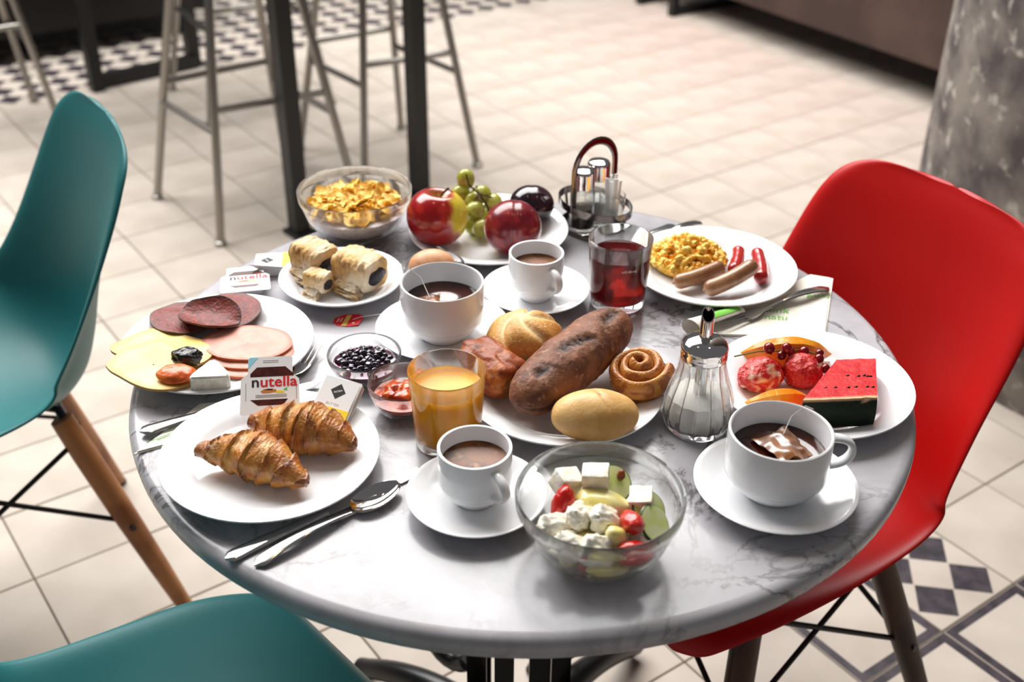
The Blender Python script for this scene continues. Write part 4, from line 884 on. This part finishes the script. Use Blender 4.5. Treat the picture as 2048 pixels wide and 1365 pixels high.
# ------------------------------------------------------------------ sugar shaker
sh = empty('sugar_shaker', (.1844, -.1283, TZ), label='ribbed glass sugar pourer with a chrome spout lid', cat='sugar shaker')
flute = lambda a, z: 1-.075*abs(math.sin(a*7))*(1 if .006 < z < .088 else 0)
b = MB(); b.lathe([(0, .004), (.026, .004), (.0265, 0), (.029, 0), (.034, .006), (.0378, .018), (.0375, .032), (.0330, .050), (.0275, .066), (.0245, .080), (.0232, .090), (.0230, .098), (.0210, .098), (.0212, .088), (.0228, .078), (.0255, .064), (.0308, .048), (.0350, .031), (.0352, .018), (.031, .009), (0, .008)], 168, rf=flute)
ob('ribbed_body', b.mesh('ribbed_body', glass, 50), sh)
sug = mat('white_sugar', (246, 240, 234), .7, bump=.4, bs=900)
b = MB(); b.lathe([(0, .0085), (.030, .0095), (.0340, .018), (.0338, .031), (.0318, .040), (0, .044)], 60, rf=lambda a, z: 1-.07*abs(math.sin(a*7))); tag(ob('sugar_fill', b.mesh('sugar_fill', sug, 60), sh), 'white sugar inside')
b = MB(); b.lathe([(0, .1115), (.006, .1115), (.0175, .1085), (.0225, .1045), (.0242, .1015), (.0245, .099), (.0240, .0975), (.0243, .094), (.0245, .089), (.0236, .0875), (.0226, .089), (.0226, .1), (0, .104)], 64); ob('lid', b.mesh('lid', chrome, 40), sh)
b = MB(); n = 28; vs = []; fs = []
for k in range(n):
    a = 2*PI*k/n; ca, sa = math.cos(a), math.sin(a)
    for r, zt in ((.0066, 0), (.0066, 1), (.0056, 1), (.0056, 0)):
        vs.append((r*ca, r*sa, .106 if zt == 0 else .1375+r*sa*.95))
for k in range(n):
    k2 = (k+1) % n
    for j in range(4): fs.append((k*4+j, k2*4+j, k2*4+(j+1) % 4, k*4+(j+1) % 4))
b.add(vs, fs); ob('spout', b.mesh('spout', chrome, 40), sh)
b = MB(); b.lathe([(0, .030), (.0062, .030), (.0062, .105), (0, .105)], 20); ob('inner_tube', b.mesh('inner_tube', steel, 40), sh)

# ------------------------------------------------------------------ cruet set
cr = empty('cruet_stand', (.101, .343, TZ), label='oval chrome condiment stand with an arched carrying handle', cat='condiment stand')
ux = Vector((.66, -.75, 0)).normalized(); crz = math.atan2(ux.y, ux.x)
def oval(rx, ry, z, h, m, nm, w=.0015, plate_=False):
    b = MB(); n = 48; vs = []; fs = []
    for k in range(n):
        a = 2*PI*k/n; x, y = rx*math.cos(a), ry*math.sin(a)
        for q, zz in ((1, z), (1, z+h), (1-w/ry, z+h), (1-w/ry, z)): vs.append((x*q, y*q, zz))
    for k in range(n):
        for j in range(4): fs.append((k*4+j, ((k+1) % n)*4+j, ((k+1) % n)*4+(j+1) % 4, k*4+(j+1) % 4))
    b.add(vs, fs)
    if plate_: b.prism([(rx*.99*math.cos(2*PI*k/n), ry*.99*math.sin(2*PI*k/n)) for k in range(n)], z, z+.0015)
    return ob(nm, b.mesh(nm, m, 50), cr, rz=crz)
dchrome = mat('dark_chrome', (120, 112, 108), .12, metal=1)
oval(.054, .0400, 0, .007, dchrome, 'base_tray', .0016, True)
oval(.060, .0415, .034, .010, dchrome, 'guard_ring', .0016)
b = MB(); pts = [(-.003, .0385, .038)]+[(-.003, .0385*math.cos(t*PI/16), .092+.038*math.sin(t*PI/16)) for t in range(17)]+[(-.003, -.0385, .038)]
b.tube(pts, .0058, 10, flat=.22, up=(1, 0, 0)); ob('carrying_handle', b.mesh('carrying_handle', dchrome, 60), cr, rz=crz)
for sgn in (-1, 1):
    b = MB(); b.tube([(sgn*.053, 0, .004), (sgn*.0585, 0, .036)], .002, 8); ob('strut', b.mesh('strut', dchrome, 60), cr, rz=crz)
pep_m = mat('ground_pepper', (46, 36, 30), .9, c2=(92, 78, 66), ns=600, bump=.5, bs=900); salt_m = mat('fine_salt', (238, 234, 230), .8)
def shaker(x, y, fill_m, label, nm):
    e = empty(nm, (x, y, TZ+.0016), label=label, cat='shaker'); r = .0172
    b = MB(); b.lathe([(0, .002), (r*.9, .002), (r, 0), (r+.0006, .006), (r, .012), (r, .058), (r-.002, .066), (r-.002, .070), (r-.0038, .070), (r-.0036, .064), (r-.002, .057), (r-.002, .008), (0, .007)], 40); ob('glass_body', b.mesh('glass_body', glass, 50), e)
    b = MB(); b.lathe([(0, .0072), (r-.0022, .0082), (r-.0022, .036), (0, .037)], 36); ob('contents', b.mesh('contents', fill_m, 50), e)
    b = MB(); b.lathe([(0, .093), (.008, .0928), (.0142, .091), (.0158, .0885), (.016, .086), (.016, .070), (.0165, .068), (.0165, .066), (.0155, .066), (.015, .088), (0, .090)], 40); cp = ob('cap', b.mesh('cap', chrome, 40), e)
    b = MB()
    for k in range(5): b.lathe([(0, .0931), (.0010, .0931), (.0010, .0934), (0, .0934)], 8, ((k-2)*.0032, 0, 0))
    ob('shaker_hole', b.mesh('shaker_hole', ink, 0), cp)
shaker(.0829, .3356, pep_m, 'glass pepper shaker with chrome cap standing in the condiment stand', 'pepper_shaker')
shaker(.1057, .3657, salt_m, 'glass salt shaker with chrome cap behind the pepper shaker', 'salt_shaker')
tgx, tgy = .1223, .3188
b = MB(); r = .0172; b.lathe([(0, .003), (r*.75, .003), (r*.8, 0), (r*.85, .004), (r*.92, .020), (r*.98, .040), (r*1.05, .046), (r*1.05, .062), (r*.98, .0625), (r*.94, .046), (r*.86, .022), (r*.80, .0112), (0, .010)], 40, rf=lambda a, z: 1-.03*abs(math.sin(a*6))*(z < .045)); ob('toothpick_glass', b.mesh('toothpick_glass', glass, 50), None, (tgx, tgy, TZ+.0016), label='small glass holder full of paper wrapped toothpicks', cat='glass')
rnd = random.Random(9)
for k in range(9):
    a = k*2*PI/9; b = MB(); w = .0042; t = rnd.uniform(.07, .083)
    b.box((0, 0, t/2), (w*1.35, .0012, t)); o = ob('wrapped_toothpick', b.mesh('wrapped_toothpick', paper, 0), None, (tgx+.006*math.cos(a), tgy+.006*math.sin(a), TZ+.0125), rot=(-.085*math.sin(a)+rnd.uniform(-.02, .02), .085*math.cos(a), a+PI/2), label='white paper wrapped toothpick standing in the small glass holder', cat='toothpick', group='wrapped toothpicks in the glass holder')

# ------------------------------------------------------------------ cutlery
def handle_rings(L, w0=.0085, w1=.0034, h=.0015, arch=.004):
    out = []
    for i in range(22):
        t = i/21; w = w0*(1-(1-min(t/.09, 1))**2)**.5 if t < .09 else w0+(w1-w0)*((t-.09)/.91)**.8
        out.append((t*L, 0, .0024+arch*math.sin(t*PI)*.8, max(w, .0008), h*(.7+.5*t)))
    return out
def flatware(name, loc, rz, label, cat, tilt=0): return empty(name, loc, rot=(0, tilt, rz), label=label, cat=cat)
def knife(loc, rz, label, L=.215):
    e = flatware('table_knife', loc, rz, label, 'knife'); b = MB(); b.loft(handle_rings(L*.48, .0090, .0045, .0024, .001), 14); ob('handle', b.mesh('handle', steel, 50), e)
    b = MB(); n = 16; up = []; dn = []
    for i in range(n):
        t = i/(n-1); x = L*.47+t*L*.53; up.append((x, .0042+.0026*math.sin(min(t*2.2, 1)*PI/2)*(1 if t < .75 else max(0, 1-((t-.75)/.25)**2)) if t < 1 else .001)); dn.append((x, -.0050-.0018*math.sin(t*PI)+(.006*max(0, (t-.85)/.15)**2)))
    b.prism(dn+up[::-1], .0012, .0024); ob('blade', b.mesh('blade', steel, 30), e)
def spoon(loc, rz, label, L=.185):
    e = flatware('table_spoon', loc, rz, label, 'spoon'); hL = L*.68; b = MB(); b.loft(handle_rings(hL, .0082, .0030, .0016, .009), 14); ob('handle', b.mesh('handle', steel, 50), e)
    b = MB(); bl = L-hL+.004; bw = .0168
    def f(u, v, off):
        s = .985*u; prof = math.sin(PI*min(1, s**.85))**.50*(1-.10*s) if 0 < s < 1 else 0
        w = max(bw*prof, .0012); y = (v*2-1)*w; d = 1-(v*2-1)**2; z = .0105-.0085*d*math.sin(PI*s)**.7-.003*(s*0)+off; return Vector((hL-.004+s*bl, y, z-.0035*(1-s)))
    b.grid(lambda u, v: f(u, v, 0), 28, 17); o = len(b.v); b.grid(lambda u, v: f(u, v, -.0011), 28, 17)
    nv = 17; nu = 28; rim = [i*nv for i in range(nu)]+[(nu-1)*nv+j for j in range(1, nv)]+[i*nv+nv-1 for i in range(nu-2, -1, -1)]+[j for j in range(nv-2, 0, -1)]
    b.f += [(rim[i], rim[(i+1) % len(rim)], rim[(i+1) % len(rim)]+o, rim[i]+o) for i in range(len(rim))]; b.mi += [0]*len(rim)
    ob('bowl', b.mesh('bowl', chrome, 60), e)
def fork(loc, rz, label, L=.19, tilt=0, dz=0):
    e = flatware('table_fork', loc, rz, label, 'fork', tilt); hL = L*.62; b = MB(); b.loft(handle_rings(hL, .0085, .0032, .0016, .008), 14); ob('handle', b.mesh('handle', steel, 50), e)
    b = MB(); hd = []; x0 = hL-.003; x1 = hL+L*.16
    zz = lambda t: .0030+.0018-.0022*math.sin(t*PI*.9)+.006*max(0, t-.35)**1.2
    for i in range(12):
        t = i/11; w = .0032+(.0125-.0032)*(1-(1-t)**2.2)**.7; hd.append((x0+(x1-x0)*t, 0, zz(t*.45), w, .0011))
    b.loft(hd, 16); ob('head', b.mesh('head', steel, 50), e)
    for k in range(4):
        y = (k-1.5)*.0066; b = MB(); rg = []
        for i in range(12):
            t = i/11; rg.append((x1-.003+(L-x1+.003)*t, y*(1-.06*t), zz(.45+.55*t), .0019*(1-.55*t**3), .0011*(1-.4*t))); 
        b.loft(rg, 8); ob('tine', b.mesh('tine', steel, 50), e)
knife((-.2700, -.3455, TZ), math.radians(38.8), 'table knife lying behind the spoon at the croissant plate', .222)
spoon((-.2420, -.3535, TZ), math.radians(43.0), 'table spoon with shiny bowl lying before the croissant plate', .166)
knife((-.3990, -.1565, TZ+.0030), math.radians(29), 'table knife on the napkin half hidden under the croissant plate', .200)
fork((-.2860, -.1460, TZ+.0022), math.radians(75), 'table fork poking its tines out from under the cold cuts plate', .166)
spoon((.2540, .3625, TZ), math.radians(220), 'spoon whose handle end shows behind the scrambled egg plate', .125)
knife((.2150, .3515, TZ), math.radians(218), 'knife whose handle shows between condiment stand and egg plate', .16)

# ------------------------------------------------------------------ napkins
nap_m = mat('paper_napkin', (240, 236, 224), .8, c2=(228, 222, 206), ns=30, bump=.3, bs=400)
def napkin_sheet(poly, z, th, seed, m=nap_m):
    P = [Vector((x, y, 0)) for x, y in poly]; b = MB()
    def f(u, v, s): 
        q = (P[0].lerp(P[1], u)).lerp(P[3].lerp(P[2], u), v); return Vector((q.x, q.y, z+s*th+.0007*nz(q, 30, seed)))
    b.grid(lambda u, v: f(u, v, 1), 16, 8); o = len(b.v); b.grid(lambda u, v: f(u, v, 0), 16, 8)
    nv, nu = 8, 16; rim = [i*nv for i in range(nu)]+[(nu-1)*nv+j for j in range(1, nv)]+[i*nv+nv-1 for i in range(nu-2, -1, -1)]+[j for j in range(nv-2, 0, -1)]
    b.f += [(rim[i], rim[(i+1) % len(rim)], rim[(i+1) % len(rim)]+o, rim[i]+o) for i in range(len(rim))]; b.mi += [0]*len(rim); return b
leaf_g = mat('green_napkin_print', (120, 196, 74), .8); pink_p = mat('pink_napkin_print', (226, 160, 158), .8)
N1 = empty('napkin', (-.29, -.12, TZ), label='cream paper napkin squeezed between the cold cuts and croissant plates', cat='napkin')
off = Vector((-.29, -.12, 0))
for k in range(2):
    d_ = .003*k; b = napkin_sheet([(-.397+.29+d_, -.190+.12+d_), (-.222+.29-d_, -.094+.12), (-.176+.29-d_*2, -.068+.12-d_), (-.350+.29+d_, -.098+.12-d_)], .0003+.0013*k, .0012, k); ob('layer', b.mesh('layer', nap_m, 60), N1)
b = MB(); b.prism([(.066, .034), (.074, .029), (.106, .047), (.108, .051), (.098, .048)], .0024, .0032); ob('pink_print', b.mesh('pink_print', pink_p, 0), N1)
for (x, y, s, a) in ((-.052, .002, .010, .4), (-.036, .010, .008, -.4)):
    b = MB(); b.prism([(x-s*math.cos(a), y-s*math.sin(a)), (x+s*.4*math.sin(a), y-s*.4*math.cos(a)), (x+s*math.cos(a), y+s*math.sin(a)), (x-s*.4*math.sin(a), y+s*.4*math.cos(a))], .0026, .0034); ob('leaf_print', b.mesh('leaf_print', leaf_g, 0), N1)
b = MB()
for k in range(3): b.tube([(-.098+.01*k, -.052+.004*k, .0034), (-.07+.01*k, -.03+.006*k, .0034), (-.048+.008*k, -.004+.003*k, .0034)], .0004, 4)
ob('stem_print', b.mesh('stem_print', leaf_g, 0), N1)
N2 = empty('napkin', (.29, .10, TZ), label='cream printed napkin under the fork between egg plate and fruit plate', cat='napkin')
for k in range(2):
    b = napkin_sheet([(.205-.29, .060-.10), (.360-.29, .046-.10+.003*k), (.405-.29-.004*k, .201-.10), (.380-.29-.003*k, .210-.10)], .0003+.0013*k, .0012, 5+k); ob('layer', b.mesh('layer', nap_m, 60), N2)
b = MB(); n = 26
def roll(u, v):
    a = -PI*.5+u*PI*1.35; r = .0100*(1-.35*v); p0 = Vector((.192-.29, .064-.10, 0)).lerp(Vector((.258-.29, .110-.10, 0)), v); dr = Vector((.75, -.66, 0)); return p0+dr*(-r*math.cos(a)*1.3+.012)+Vector((0, 0, .0010+r+r*math.sin(a)))
b.grid(roll, n, 10); o = len(b.v); b.v += [(x, y, z+.0009) for x, y, z in b.v]; b.f += [tuple(i+o for i in f[::-1]) for f in b.f]; b.mi += [0]*len(b.mi)
ob('rolled_edge', b.mesh('rolled_edge', nap_m, 60), N2)
b = MB(); b.grid(lambda u, v: roll(.40+u*.50, .35+.6*v)+Vector((0, 0, .0012)), 10, 8); o = len(b.v); b.v += [(x, y, z+.0003) for x, y, z in b.v]; b.f += [tuple(i+o for i in f[::-1]) for f in b.f]; b.mi += [0]*len(b.mi)
ob('green_print', b.mesh('green_print', leaf_g, 60), N2)
for body, x, y, s, rz in (('(            pack)', .060, .054, .013, -.06), ('think', .022, .014, .017, -.08), ('natu', .020, -.003, .016, -.08)):
    ob('lettering', text(body, s, leaf_g, shear=.25), N2, (x, y, .0036), rz=rz)
fork((.391, .168, TZ+.0034), math.radians(212), 'table fork resting on the printed napkin', .182)
